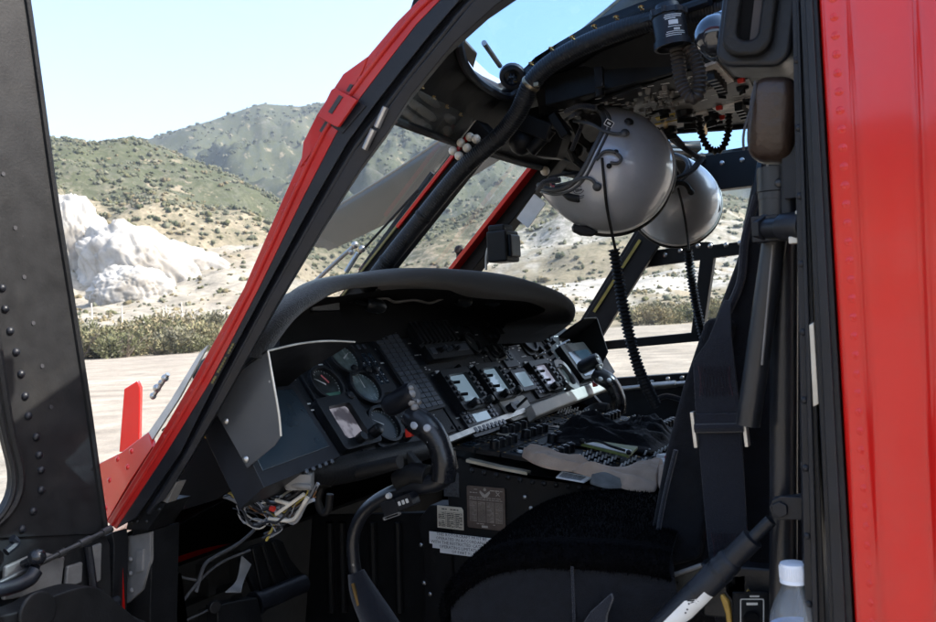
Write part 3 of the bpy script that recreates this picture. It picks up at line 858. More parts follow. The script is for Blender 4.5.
# standby compass hanging on the far post
mb = MB(); c = oY(503, 247, 2.22); Mx = Matrix((Vector((0, 1, 0)), Vector((0, 0, 1)), Vector((1, 0, 0)))).transposed()
mb.box(c, (.085, .085, .06), Mx); mb.box(c + Vector((-.005, 0, .05)), (.06, .02, .05), Mx); mb.box(c + Vector((.034, 0, 0)), (.065, .062, .012), Mx, 1)
cp = mb.build('compass', [BLACK, PANEL2], H, .006)
mb = MB(); mb.tube([oY(505, 228, 2.20), oY(494, 236, 2.19), oY(487, 252, 2.19), oY(486, 270, 2.2)], .0035, 6, 0, 8); mb.build('lead', [WIRE], cp)
mb = MB(); mb.cyl(oY(459, 264, 2.28), oY(459, 252, 2.28), .008); mb.ball(oY(459, 250, 2.28), .014, 10); mb.build('outside_probe', [BLACK], H)

# far pillar and far door frame
ra, rb_ = oY(664, 210, 3.15), oY(586, 336, 3.15); er = (rb_ - ra).normalized()
mb = MB(); bar(mb, ra - er * .14, rb_ + er * .35, .075, .08, 0, (1, 0, .8)); bar(mb, ra - er * .1, rb_ + er * .3, .025, .09, 0, (1, 0, .8), (.04, -.04, .02))
rp = mb.build('windshield_pillar', [BLACK], H, .003)
mb = MB(); bar(mb, oY(640, 240, 3.09), oY(594, 312, 3.09), .004, .010, 0, (1, 0, .8)); mb.build('yellow_seal', [mat('ochre seal', (.30, .24, .04), .5)], rp)

def glass_pane(name, L, Rr, n=8, bulge=.0):
    mb = MB(); rows = []
    for i in range(n + 1):
        t = i / n; a = L[0].lerp(L[1], t); b = Rr[0].lerp(Rr[1], t)
        rows.append([a.lerp(b, s) + Vector((-bulge, 0, bulge * .6)) * (4 * s * (1 - s)) for s in np.linspace(0, 1, 9)])
    mb.sheet(rows, 0)
    return mb.build(name, [GLS], H)
fo = Vector((-.028, 0, .022))
top1 = oY(412, 88, 1.05); bot1 = oY(112, 525, 1.05)
glass_pane('windshield', (top1 + fo, bot1 + fo), (a1x + fo, b1 + e1 * .18 + fo), bulge=.03)
glass_pane('windshield', (a1x + fo * 1.3, b1 + e1 * .18 + fo * 1.3), (a2 - e2 * .02 + fo * 1.3, b2 + e2 * .25 + fo * 1.3))
glass_pane('windshield', (a2 - e2 * .02 + fo, b2 + e2 * .25 + fo), (ra - er * .1 + fo, rb_ + er * .3 + fo), bulge=.02)
# wiper outside the near pane
mb = MB(); w0, w1 = oY(318, 284, 1.6), oY(352, 252, 1.64); k = Vector((0, 0, 0))
mb.tube([oY(308, 288, 1.72), oY(336, 262, 1.73), oY(354, 246, 1.74)], .005, 8); mb.ball(oY(355, 245, 1.74), .009, 10); mb.ball(oY(351, 252, 1.74), .008, 10); mb.ball(oY(362, 249, 1.74), .009, 10)
mb.tube([oY(346, 272, 1.73), oY(358, 253, 1.74)], .006, 8)
wp = mb.build('wiper', [STEEL], H)
mb = MB(); mb.tube([oY(352, 262, 1.74), oY(418, 190, 1.76)], .003, 8); mb.tube([oY(362, 272, 1.75), oY(434, 174, 1.78)], .011, 8); mb.build('wiper_blade', [RUBBER], wp)

# ---- roof with skylights
def inpoly(p, poly):
    c = False; n = len(poly); j = n - 1
    for i in range(n):
        if (poly[i][1] > p[1]) != (poly[j][1] > p[1]) and p[0] < (poly[j][0] - poly[i][0]) * (p[1] - poly[i][1]) / (poly[j][1] - poly[i][1]) + poly[i][0]: c = not c
        j = i
    return c
SKY = [roof(*q) for q in ((462, 24), (458, 40), (463, 60), (474, 76), (490, 88), (505, 95), (517, 91), (530, 80), (560, 58), (600, 35), (640, 20), (680, 8), (710, -2))]
sk = [(p.x, p.y) for p in SKY]
ymax = max(p[1] for p in sk)
x_in = -.12
sk = sk + [(x_in - .06, sk[-1][1]), (x_in, sk[-1][1] - .06), (x_in, 1.09), (x_in - .06, 1.04), (sk[0][0] + .22, 1.04), (sk[0][0] + .12, 1.10), (sk[0][0] + .04, 1.20)]
sk2 = [(-.70, 3.16), (-.76, 3.06)] + [(x, 4.24 - y) for x, y in sk[:13]] + [(x_in - .06, 4.24 - sk[12][1]), (x_in, 2.80), (x_in, 3.14), (x_in - .06, 3.2), (-.62, 3.2)]
edge = [(front_x(y) - .015, y) for y in np.linspace(1.05, 3.255, 44)]
outer = edge + [(x, 3.255) for x in np.linspace(-.78, 1.6, 40)] + [(x, 1.05) for x in np.linspace(1.6, -.58, 40)]
def roof_mesh():
    pts = [Vector(p) for p in outer + sk + sk2]
    no, n1, n2 = len(outer), len(sk), len(sk2)
    ed = [(i, (i + 1) % no) for i in range(no)] + [(no + i, no + (i + 1) % n1) for i in range(n1)] + [(no + n1 + i, no + n1 + (i + 1) % n2) for i in range(n2)]
    for x in np.arange(-.95, .3, .035):
        for y in np.arange(1.0, 3.25, .05):
            p = (x + RNG.uniform(-.004, .004), y + RNG.uniform(-.004, .004))
            if inpoly(p, outer): pts.append(Vector(p))
    vs, _, fs, *_ = geometry.delaunay_2d_cdt(pts, ed, [], 0, 1e-5)
    F = []
    for f in fs:
        c = sum((vs[i] for i in f), Vector((0, 0))) / len(f)
        if inpoly(c, outer) and not inpoly(c, sk) and not inpoly(c, sk2): F.append(list(f))
    return [Vector((v.x, v.y, roofz(v.x, v.y))) for v in vs], F
vs, fs = roof_mesh()
mb = MB(); mb.add(vs, fs)
ro = mb.build('roof', [BLACK, RED], H)
so = ro.modifiers.new('skin', 'SOLIDIFY'); so.thickness = .03; so.offset = 1
for p in ro.data.polygons:
    if p.normal.z < 0: p.flip()
ro.data.update()
so.offset = 1
for nm, s_, lb in (('skylight', sk, None), ('skylight', sk2, None)):
    mb = MB()
    tri = geometry.tessellate_polygon([[Vector((x, y, 0)) for x, y in s_]])
    A3 = np.array([(x, y, 1) for x, y in s_]); cf = np.linalg.lstsq(A3, np.array([roofz(x, y) for x, y in s_]), rcond=None)[0]
    mb.add([Vector((x, y, cf[0] * x + cf[1] * y + cf[2] + .022)) for x, y in s_], [list(t) for t in tri]); g = mb.build(nm, [SKYG], ro)
    # rim round the opening
    rim = MB(); pts = [Vector((x, y, roofz(x, y) - .004)) for x, y in (s_[1:13] if s_ is sk else s_[3:14])]
    rim.tube(pts, .009, 8, 0, 3); rim.build('skylight_rim', [NAVY], ro)
# screws along the roof bands
def screws(name, pix, lift=.004):
    mb = MB()
    for px, py in pix:
        q = roof(px, py); mb.dome(q - Vector((0, 0, .001)), (0, 0, -1), .0055, .003, 8); mb.tube([q + Vector((-.003, -.005, -.003)), q + Vector((.003, .005, -.006))], .0016, 6); mb.tube([q + Vector((.002, -.004, -.004)), q + Vector((-.002, .005, -.005))], .0014, 6)
    return mb.build(name, [BRASS], ro)
screws('roof_fastener', [(421, 85), (433, 96), (446, 105), (460, 113), (475, 121)])
screws('roof_fastener', [(514, 79), (531, 62), (551, 47), (572, 36), (594, 25), (616, 16), (641, 6)])
# lip of the windshield frame
mb = MB(); lp = []
for x, y in edge:
    if 1.22 < y < 3.2: lp.append(Vector((x, y, roofz(x, y) - .004)))
mb.tube(lp, .008, 8, 0); mb.build('windshield_header', [BLACK], ro)
# hanging details beside the skylight: mirror plate, air scoop
mb = MB()
q = [roof(px, py) for px, py in ((460, 48), (465, 38), (477, 52), (473, 66))]
mb.poly(q, Vector((0, 0, -.006))); mb.build('sun_plate', [GREYP], ro, .002)
sc = roof(512, 78); mb = MB(); ax = Vector((.2, -.75, -.5)).normalized()
mb.lathe([(.018, 0), (.025, 0), (.028, .009), (.026, .018), (.018, .019), (.018, .004), (.004, .003)], sc - ax * .02, ax, 20)
for k in range(6):
    a = k * math.pi / 3; mb.box(sc + ax * .004, (.003, .028, .003), Matrix.Rotation(a, 3, ax))
vn = mb.build('air_vent', [NAVY], ro); 
mb = MB(); mb.tube([roof(484, 43), roof(500, 66)], .005, 8); mb.build('vent_rod', [STEEL], ro)

# cowling and cabin that stand above and behind
mb = MB()
cw = [(.05, 2.24), (.25, 2.55), (.7, 2.85), (1.5, 3.0), (5.5, 2.95), (6.5, 2.5), (6.5, 2.24)]
mb.poly([(x, 1.25, z) for x, z in cw], (0, 1.74, 0)); mb.build('engine_cowling', [RED], H, .08)
mb = MB(); mb.box((3.6, 2.12, 2.2), (4.0, 2.22, .05)); mb.box((3.3, 3.2, 1.55), (4.4, .05, 1.35)); mb.box((3.3, 2.12, .82), (4.4, 2.2, .05)); mb.box((5.5, 2.12, 1.5), (.05, 2.2, 1.4))
mb.build('cabin', [DUCT], H)
mb = MB(); mb.box((.75, 2.12, 1.52), (.03, 2.14, 1.36)); mb.build('bulkhead', [DUCT], H)
mb = MB(); mb.box((-.70, 2.12, .80), (3.1, 2.14, .04)); mb.build('floor', [BLACK], H)

mb = MB(); mb.box((.35, 1.03, 2.235), (1.9, .07, .05)); mb.build('door_header', [RED], H, .004)
# ---- near fuselage side aft of the door
def vband(cols, y0s, mi_list=None):
    """cols: list of (px_top, px_bottom) verticals on the side plane; y0s: bulge per column"""
    rows = []
    for (pt, pb), dy in zip(cols, y0s):
        a = oY(pt, -60, YL + dy); b = oY(pb, 690, YL + dy)
        a = a + (a - b).normalized() * .15; b = b + (b - a).normalized() * .45
        rows.append([a.lerp(b, t) for t in np.linspace(0, 1, 14)])
    return rows
mb = MB()
cols = [(813, 857), (818, 861), (824, 867), (836, 876), (842, 881), (845, 884), (849, 887), (855, 893), (862, 899), (868, 904), (874, 909), (880, 914), (888, 921), (896, 927), (904, 933), (908, 936), (911, 939), (914, 942), (922, 950), (932, 960), (945, 970), (1000, 1010), (1200, 1180), (2600, 2400)]
ys = [.02, -.002, -.0035, -.0042, -.0058, -.0085, -.0112, -.0128, -.0140, -.0150, -.0158, -.0164, -.0170, -.0175, -.0181, -.0186, -.0205, -.0240, -.0275, -.0300, -.032, -.036, -.04, -.05]
rows = vband(cols, ys)
mb.sheet(rows, 0)
fs_ = mb.build('fuselage_side', [RED], H, sharp=70)
so = fs_.modifiers.new('skin', 'SOLIDIFY'); so.thickness = .012; so.offset = 1 if fs_.data.polygons[0].normal.y > 0 else -1
mb = MB()
for i in range(36):
    py = -20 + i * 18.6 + (i * .09) ** 2
    px = 833.5 + (py / 622) * 40
    q = oY(px, py, YL - .0035); mb.dome(q, (0, -1, 0), .0050, .0013, 14, 0); mb.dome(q, (0, -1, 0), .0022, .0019, 10, 0)
for i in range(70):       # fine seam of small rivets further aft
    py = -30 + i * 10; q = oY(941 + py / 622 * 27, py, YL - .031)
mb.build('rivet', [RED], fs_)

# ---- black door jamb
mb = MB()
def quadcol(a, b, y, d, mi=0, ext=.2):
    A_ = oY(a[0], -40, y), oY(b[0], -40, y); B_ = oY(a[1], 680, y), oY(b[1], 680, y)
    e = (B_[0] - A_[0]) * ext
    mb.strip([A_[0] - e * .2, B_[0] + e], [A_[1] - e * .2, B_[1] + e], (0, d, 0), mi)
quadcol((798, 832), (815, 858), YL + .004, .05)
quadcol((803, 836), (810, 850), YL - .002, .05)
quadcol((791, 806), (800, 830), YL + .022, .08)
quadcol((795, 814), (798, 821), YL + .014, .05)
jm = mb.build('door_jamb', [NAVY], H, .002)
mb = MB(); mb.poly(P([(809, 325), (814, 322), (819, 404), (813, 407)], YL + .012), (0, .012, 0)); mb.build('latch_strip', [EDGE], jm, .001)
mb = MB()
for i in range(9):
    py = 60 + i * 68; mb.dome(oY(796 + py * .021, py, YL + .021), (0, -1, 0), .004, .002, 10)
mb.build('jamb_screw', [NAVY], jm)

# ================================================================== instrument panel
IP = empty('panel_anchor', (0, 0, 0)); bpy.data.objects.remove(IP)
def R4(*q, w=0):
    """panel rectangle (u0,u1,v0,v1) from the four corners TL,TR,BR,BL"""
    p = [pan(x, y, w) for x, y in q]
    return ((p[0][0] + p[3][0]) / 2, (p[1][0] + p[2][0]) / 2, (p[2][1] + p[3][1]) / 2, (p[0][1] + p[1][1]) / 2)
def U(px, py, w=0): return pan(px, py, w)
mb = MB(PF)
pl = [(1.13, .035), (1.45, .040), (1.74, .030), (2.16, .042), (2.80, .060), (3.02, .10), (3.05, .20), (2.86, .30), (2.6, .36), (1.5, .375), (1.3, .36), (1.15, .30)]
mb.poly([(a, b, -.02) for a, b in pl], (0, 0, .02), 0)
PAN = mb.build('instrument_panel', [PANEL], H, .002)
def sub(name, mb, mats, bevel=.0008, par=None, **k): return mb.build(name, mats, par or PAN, bevel, **k)
# raised module plates that break the panel up
mb = MB(PF)
for (a, b, c, d, h) in ((1.44, 1.66, .05, .345, .004), (1.665, 1.80, .05, .345, .006), (1.81, 2.16, .21, .345, .003), (1.81, 2.17, .045, .205, .005), (2.19, 2.45, .07, .335, .004), (2.46, 2.74, .08, .33, .006)):
    mb.rbox(a, b, c, d, 0, h, .006, 0)
    for cu, cv in ((a + .01, c + .01), (b - .01, c + .01), (a + .01, d - .01), (b - .01, d - .01)):
        mb.lathe([(.0045, 0), (.0045, .002), (.003, .003)], (cu, cv, h), (0, 0, 1), 8, 0)
sub('module_plate', mb, [PANEL], .001)
def gauge(cu, cv, ru, rv, name='gauge', sq=True, face=FACE, needle=True, rot=.6):
    mb = MB(PF)
    if sq: mb.rbox(cu - ru * 1.12, cu + ru * 1.12, cv - rv * 1.12, cv + rv * 1.12, .003, .010, ru * .5, 0, 4)
    mb.ring(oval(cu, cv, ru, rv), oval(cu, cv, ru * .84, rv * .84), .008, .020, 0)
    mb.lathe([(.010, 0), (.010, .014), (.008, .016)], (cu + ru * .85, cv - rv * .9, .01), (0, 0, 1), 12, 0)
    mb.add([(a, b, .0115) for a, b in oval(cu, cv, ru * .86, rv * .86)], [list(range(24))], 1)
    n = 30
    for i in range(n):
        a = 2 * math.pi * i / n; k = .66 if i % 5 == 0 else .74
        p, q = (cu + math.cos(a) * ru * k, cv + math.sin(a) * rv * k), (cu + math.cos(a) * ru * .81, cv + math.sin(a) * rv * .81)
        t = (-math.sin(a) * ru * .012, math.cos(a) * rv * .012)
        mb.add([(p[0] - t[0], p[1] - t[1], .0120), (p[0] + t[0], p[1] + t[1], .0120), (q[0] + t[0], q[1] + t[1], .0120), (q[0] - t[0], q[1] - t[1], .0120)], [[0, 1, 2, 3]], 2)
    if needle:
        a = rot; p = (cu + math.cos(a) * ru * .7, cv + math.sin(a) * rv * .7); t = (-math.sin(a) * .0022, math.cos(a) * .0022)
        mb.add([(cu - t[0], cv - t[1], .0126), (cu + t[0], cv + t[1], .0126), (p[0], p[1], .0126)], [[0, 1, 2]], 2)
    g = mb.build(name, [PANEL2, face, SILK], PAN, .001)
    return g
GL2 = mat('gauge face greenish', (.10, .13, .125), .25, var=.5, scale=40)
gu = [(340, 362, 8, 16), (361, 391, 12, 16), (380, 428, 12, 16)]
for i, (px, py, a, b) in enumerate(gu):
    u, v = U(px, py); gauge(u, v, .050, .044, face=GL2 if i < 2 else FACE, rot=.5 + i)
u, v = U(468, 346); gauge(u, v, .034, .034, sq=False, rot=2.)
for px, py, r in ((503, 334, .036), (524, 343, .044), (492, 352, .02)):
    u, v = U(px, py); gauge(u, v, r, r, rot=px * .1)
u, v = U(541, 338); gauge(u, v, .028, .03, rot=1.)
# attitude ball, glimpsed between the display hood and the gauges
u, v = U(322, 388); gauge(u, v, .046, .042, face=mat('attitude ball', (.018, .022, .022), .3, var=.9, scale=30), rot=2.5)
mb = MB(PF); mb.rbox(u - .03, u + .03, v - .045, v - .02, .011, .013, .004, 0); sub('flag_green', mb, [mat('green flag', (.05, .13, .09), .4)])
mb = MB(PF); mb.box((u + .005, v + .012, .014), (.004, .022, .002), Matrix.Rotation(.5, 3, 'Z')); sub('flag_red', mb, [mat('red pointer', (.5, .12, .13), .5)])

SCN = glow('display with painted reflection', (.62, .60, .66), .10, (.08, .08, .09), .06)
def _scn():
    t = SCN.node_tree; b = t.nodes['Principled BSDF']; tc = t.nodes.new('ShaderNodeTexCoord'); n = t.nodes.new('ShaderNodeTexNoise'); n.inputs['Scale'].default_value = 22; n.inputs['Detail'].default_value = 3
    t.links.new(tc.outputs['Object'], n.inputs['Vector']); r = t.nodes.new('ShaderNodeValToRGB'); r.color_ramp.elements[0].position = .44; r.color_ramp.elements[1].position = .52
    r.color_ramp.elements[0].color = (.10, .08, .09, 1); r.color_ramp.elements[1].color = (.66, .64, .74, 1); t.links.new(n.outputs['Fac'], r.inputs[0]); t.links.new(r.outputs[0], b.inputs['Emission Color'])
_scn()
# square display with the outdoor reflection painted as a blotchy glow
a, b, c, d = R4((324, 413), (343, 408), (361, 438), (338, 447))
mb = MB(PF); mb.ring(rrect(a - .022, b + .03, c - .022, d + .022, .010), rrect(a, b, c, d, .008), .003, .022, 0); mb.add([(a, c, .010), (b, c, .010), (b, d, .010), (a, d, .010)], [[0, 1, 2, 3]], 1)
mb.lathe([(.012, 0), (.012, .018), (.009, .02)], (b + .012, c - .002, .022), (0, 0, 1), 14, 0); mb.lathe([(.010, 0), (.010, .016)], (a + .03, c - .008, .022), (0, 0, 1), 14, 0)
nd = sub('display', mb, [PANEL2, SCN], .001)
# vertical scale instruments
def vscale(a, b, c, d, cols, ledn=12, h=.010):
    mb = MB(PF); mb.rbox(a, b, c, d, .003, h, .004, 0)
    wdt = (b - a) / (cols + .6)
    for i in range(cols):
        x0 = a + wdt * (i + .35); x1 = x0 + wdt * .62
        mb.rbox(x0, x1, c + .02, d - .04, h, h + .0008, .001, 2)
        for k in range(ledn):
            y = c + .026 + (d - c - .075) * k / ledn
            mb.rbox(x0 + wdt * .1, x0 + wdt * .32, y, y + .004, h + .0008, h + .0014, .0005, 1)
            if k % 3 == 0: mb.rbox(x0 + wdt * .42, x0 + wdt * .58, y, y + .003, h + .0008, h + .0014, .0005, 3)
    for i in range(cols): mb.rbox(a + wdt * (i + .45), a + wdt * (i + .85), d - .028, d - .016, h, h + .0012, .001, 1)
    return sub('vertical_scale_gauge', mb, [PANEL2, KEYM, LCDD, SILK], .0006)
u0, u1, v0, v1 = R4((348, 350), (372, 347), (389, 394), (372, 397)); vscale(u0, u1, v0, v1 + .02, 3)
u0, u1, v0, v1 = R4((482, 334), (494, 331), (516, 366), (506, 371)); vscale(u0, u1, v0, v1, 2)
# caution panel: four columns of legend tiles
a, b, c, d = R4((369, 335), (393, 333), (437, 409), (412, 414))
mb = MB(PF); mb.rbox(a - .006, b + .006, c - .006, d + .006, .004, .014, .004, 0)
nr, nc = 17, 4
for i in range(nc):
    for j in range(nr):
        x0 = a + (b - a) * (i + .06) / nc; x1 = a + (b - a) * (i + .94) / nc; y0 = c + (d - c) * (j + .1) / nr; y1 = c + (d - c) * (j + .88) / nr
        mb.rbox(x0, x1, y0, y1, .014, .0165, .0015, 1, 1)
sub('caution_panel', mb, [PANEL2, KEYM], 0)
# ribbed centre radio
a, b, c, d = R4((401, 327), (441, 323), (464, 360), (425, 366))
mb = MB(PF); mb.rbox(a, b, c, d, .003, .016, .004, 0)
for i in range(9):
    x0 = a + (b - a) * (i + .15) / 9; mb.rbox(x0, x0 + (b - a) * .06, c + .05, d - .006, .016, .026, .002, 0, 1)
    for k in range(12): mb.rbox(x0 + (b - a) * .078, x0 + (b - a) * .1, c + .055 + k * (d - c - .07) / 12, c + .062 + k * (d - c - .07) / 12, .016, .018, .0008, 1, 1)
mb.rbox(a - .004, b + .004, c - .002, c + .040, .016, .030, .003, 2)
mb.rbox(a + .006, a + .03, c + .012, c + .03, .030, .032, .002, 3); mb.rbox(b - .075, b - .006, c + .012, c + .032, .030, .032, .002, 3)
for k in range(5): mb.lathe([(.006, 0), (.005, .012)], (a + .05 + k * .02, c + .018 + .006 * (k % 2), .030), (0, 0, 1), 10, 3 if k in (1, 2) else 0)
sub('radio', mb, [PANEL2, KEYM, PANEL, KEYM], .0006)
# two multifunction displays with key rows
def mfd(q, screen=LCD, keys=5):
    a, b, c, d = R4(*q, w=.016)
    mb = MB(PF); ow, oh = .024, .022
    mb.ring(rrect(a - ow, b + ow * .9, c - oh, d + oh * .7, .006), rrect(a, b, c, d, .003), .004, .026, 0)
    mb.add([(a - .001, c - .001, .016), (b + .001, c - .001, .016), (b + .001, d + .001, .016), (a - .001, d + .001, .016)], [[0, 1, 2, 3]], 1)
    for k in range(keys):
        y = c + (d - c) * (k + .5) / keys
        mb.rbox(b + .005, b + .016, y - .005, y + .005, .026, .032, .002, 0, 2)
        mb.rbox(a - .018, a - .007, y - .005, y + .005, .026, .032, .002, 0, 2)
        x = a + (b - a) * (k + .5) / keys
        mb.rbox(x - .006, x + .006, c - .017, c - .006, .026, .032, .002, 0, 2)
        mb.rbox(b + .0165, b + .0185, y - .003, y + .003, .0262, .0265, .0004, 2, 1)
    mb.rbox(a - .012, a + .006, d + .018, d + .025, .008, .010, .001, 2, 1)
    for k in (0, .45): mb.cyl((a - .002, d - .02 - (d - c) * k, .022), (a - .002 + .018, d - .028 - (d - c) * k, .034), .004, 8, 0)
    for x in (a + .02, b + .008): mb.lathe([(.010, 0), (.010, .016), (.007, .018)], (x, c - .012, .026), (0, 0, 1), 12, 0)
    return sub('display', mb, [PANEL2, screen, SILK], .0006)
mfd(((447, 378), (464.6, 373), (478.8, 400), (461, 404)))
mfd(((480, 371), (495, 368), (508, 390), (494, 395)))
mfd(((533, 367), (545, 364.5), (556, 383), (545, 387)), glow('display with painted sky glow', (.60, .62, .80), .12, (.1, .1, .12), .08), 4)  # third screen's glow also stands in for reflected sky
# small readout with keyboard under the first display
a, b, c, d = R4((471, 415), (485, 411), (491, 418), (477, 423), w=.01)
mb = MB(PF); mb.rbox(a - .05, b + .045, c - .035, d + .015, .004, .012, .004, 0)
mb.add([(a, c, .0125), (b, c, .0125), (b, d, .0125), (a, d, .0125)], [[0, 1, 2, 3]], 1)
for k in range(8): mb.rbox(a - .04 + k * .0215, a - .026 + k * .0215, c - .026, c - .012, .012, .017, .002, 2, 2)
for k in range(3):
    for x in (a - .04, a - .022, b + .010, b + .028): mb.rbox(x, x + .012, c + .002 + k * .012, c + .011 + k * .012, .012, .016, .002, 2, 2)
sub('data_display', mb, [PANEL2, LCD, KEYM], .0006)
# toggle panel right of the displays, its pale colour painting in a sun patch
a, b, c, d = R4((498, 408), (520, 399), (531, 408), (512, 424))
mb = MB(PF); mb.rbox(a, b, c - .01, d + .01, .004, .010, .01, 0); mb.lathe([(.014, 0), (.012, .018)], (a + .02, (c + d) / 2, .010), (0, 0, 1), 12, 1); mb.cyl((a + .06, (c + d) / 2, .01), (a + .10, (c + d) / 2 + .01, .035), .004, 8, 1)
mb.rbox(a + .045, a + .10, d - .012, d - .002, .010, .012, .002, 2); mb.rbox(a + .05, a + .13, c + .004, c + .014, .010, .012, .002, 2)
sub('switch_panel', mb, [mat('panel with painted sun', (.40, .38, .33), .5, var=.3, scale=14), PANEL2, KEYM], .001)
a, b, c, d = R4((511, 378), (521, 374), (527, 388), (519, 392)); mb = MB(PF); mb.rbox(a - .012, b + .012, c - .012, d + .012, .004, .018, .004, 0); mb.rbox(a, b, c, d, .018, .0188, .002, 1); sub('display', mb, [PANEL2, LCD], .001)
# keypad
a, b, c, d = R4((525, 378), (535, 375), (543, 394), (535, 398))
mb = MB(PF); mb.rbox(a - .01, b + .01, c - .01, d + .01, .004, .012, .004, 0)
for i in range(4):
    for j in range(5): mb.rbox(a + (b - a) * (i + .1) / 4, a + (b - a) * (i + .85) / 4, c + (d - c) * (j + .1) / 5, c + (d - c) * (j + .8) / 5, .012, .017, .002, 1, 1)
sub('keypad', mb, [PANEL2, mat('pale keys', (.16, .18, .22), .4)], 0)
# slot-shaped gauge with bright rim
u, v = U(562, 378); mb = MB(PF)
mb.ring(rrect(u - .045, u + .045, v - .055, v + .055, .035, 8), rrect(u - .028, u + .028, v - .038, v + .038, .024, 8), .004, .022, 0); mb.rbox(u - .03, u + .03, v - .04, v + .04, .006, .010, .02, 1)
mb.lathe([(.010, 0), (.009, .018)], (u - .05, v - .06, .006), (0, 0, 1), 10, 1)
sub('gauge', mb, [GREYP, FACE], .001)
# assorted knobs and toggles scattered over the lower panel
mb = MB(PF)
for px, py in ((548, 355), (553, 362), (540, 360), (513, 372), (515, 392), (507, 398), (472, 402), (455, 372), (545, 349), (350, 372), (346, 383), (374, 410), (391, 417), (370, 373), (382, 342), (356, 340), (484, 327), (496, 326), (510, 322)):
    u, v = U(px, py); r = RNG.uniform(.006, .011); mb.lathe([(r, 0), (r * .95, r * 1.6), (r * .6, r * 1.8)], (u, v, .004), (0, 0, 1), 12, 0)
sub('knob', mb, [PANEL2], .0005)
mb = MB(PF)
for px, py in ((560, 345), (556, 348), (535, 358), (551, 371), (496, 362)):
    u, v = U(px, py); mb.cyl((u, v, .005), (u + .008, v - .006, .034), .0035, 8); mb.lathe([(.008, 0), (.008, .005)], (u, v, .004), (0, 0, 1), 6)
sub('toggle_switch', mb, [STEEL])
# small printed legends
mb = MB(PF); rg = np.random.RandomState(3)
for _ in range(230):
    u = rg.uniform(1.35, 2.75); v = rg.uniform(.06, .335); ww = rg.uniform(.006, .020)
    mb.rbox(u, u + ww, v, v + .0028, .0062, .0066, .0004, 0, 1)
tag(sub('legend', mb, [SILK], 0, flat=True), kind='stuff')
# bolster along the bottom edge of the panel and silver trim
mb = MB()
bl = [oX(px, py, -.965) for px, py in ((306, 473), (330, 472), (360, 466), (400, 456), (440, 446))]
mb.tube(bl, [.016, .024, .026, .025, .018], 12, 0, 5); sub('lower_bolster', mb, [RUBBER])
mb = MB(PF); A_ = [U(443, 445), U(470, 434), U(500, 422), U(522, 414)]
mb.strip([(u, v - .004, .004) for u, v in A_], [(u, v + .010, .004) for u, v in A_], (0, 0, .012)); sub('trim_strip', mb, [EDGE], .001)
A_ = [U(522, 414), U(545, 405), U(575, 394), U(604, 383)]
mb = MB(PF); mb.strip([(u, v - .03, .0) for u, v in A_], [(u, v + .006, .006) for u, v in A_], (0, 0, .03)); sub('trim_roll', mb, [mat('cream trim with painted sun', (.42, .39, .34), .5, var=.25, scale=9)], .006)  # bright cream colour stands in for sun falling on the trim
# near display box with shield and hood
mb = MB(PF); q = [pan(x, y, .08) for x, y in ((272, 388), (299, 384), (343, 454), (262, 478))]
f0 = [(1.075, .200), (1.262, .190), (1.268, .038), (1.058, .022)]
mb.poly([(a, b, .012) for a, b in f0], (0, 0, .063), 0)
ctr = (sum(a for a, _ in f0) / 4, sum(b for _, b in f0) / 4)
g = [(ctr[0] + (a - ctr[0]) * .86, ctr[1] + (b - ctr[1]) * .80 + .008) for a, b in f0]
mb.poly([(a, b, .075) for a, b in g], (0, 0, .0015), 1)
for k in range(5): mb.lathe([(.0045, 0), (.004, .003)], (1.165 + k * .018, .028 + k * .0012, .075), (0, 0, 1), 10, 2)
db = sub('display', mb, [NAVY, LCDD, KEYM], .004)
yS = 1.052
mb = MB(); sh = [oY(px, py, yS) for px, py in ((268, 351), (239, 372), (216, 413), (247, 468), (274, 446), (281, 436), (280, 415))]
mb.poly(sh, (0, .0025, 0), 0)
for px, py in ((226, 421), (246, 459)): mb.dome(oY(px, py, yS - .0005), (0, -1, 0), .006, .004, 12, 1)
sd_ = sub('glare_shield_plate', mb, [SHIELD, STEEL], .0008)
mb = MB(); mb.tube([oY(px, py, yS) for px, py in ((268, 351), (274, 385), (279, 415), (281, 436))], .0017, 6, 0, 4); mb.build('shield_edge', [EDGE], PAN)
h0, h1 = oY(268, 351, yS), oY(239, 372, yS)
mb = MB(); rows = []
ex = PN * -.26 + PV * .03
for t in np.linspace(0, 1, 12):
    p = h0 + Vector((0, .225 * t, .007 * math.sin(math.pi * t) + .002 * t))
    rows.append([p, p + ex * .5 + Vector((0, 0, .01)), p + ex])
mb.sheet(rows, 0, (0, 0, .003)); hd = sub('display_hood', mb, [BLACK])
mb = MB(); mb.tube([r[0] for r in rows], .0016, 6); mb.build('shield_edge', [EDGE], PAN)
# far display hood mirrored on the other end
mb = MB(); yF = 2.86
fp = [oY(px, py, yF) for px, py in ((584, 319), (597, 318), (608, 352), (596, 375), (578, 382), (560, 356))]
mb.poly(fp, (0, .006, 0), 0); mb.poly([oY(px, py, yF - .12) for px, py in ((546, 347), (570, 328), (584, 319))] + [oY(px, py, yF) for px, py in ((597, 318), (590, 326), (560, 352))], (0, 0, .004), 0)
rows = [[oY(545 + i * 5, 348 - i * 3.6, 2.62), oY(575 + i * 5 - 2, 384 - i * 4.2, 2.62)] for i in range(4)]
sub('display_hood', mb, [BLACK], .002)
mb = MB(PF); a, b, c, d = R4((564, 360), (580, 352), (594, 376), (577, 384)); mb.rbox(a - .02, b + .02, c - .01, d + .03, .0, .03, .01, 0); mb.rbox(a, b, c, d, .030, .032, .006, 1); sub('display', mb, [BLACK, LCDD], .002)

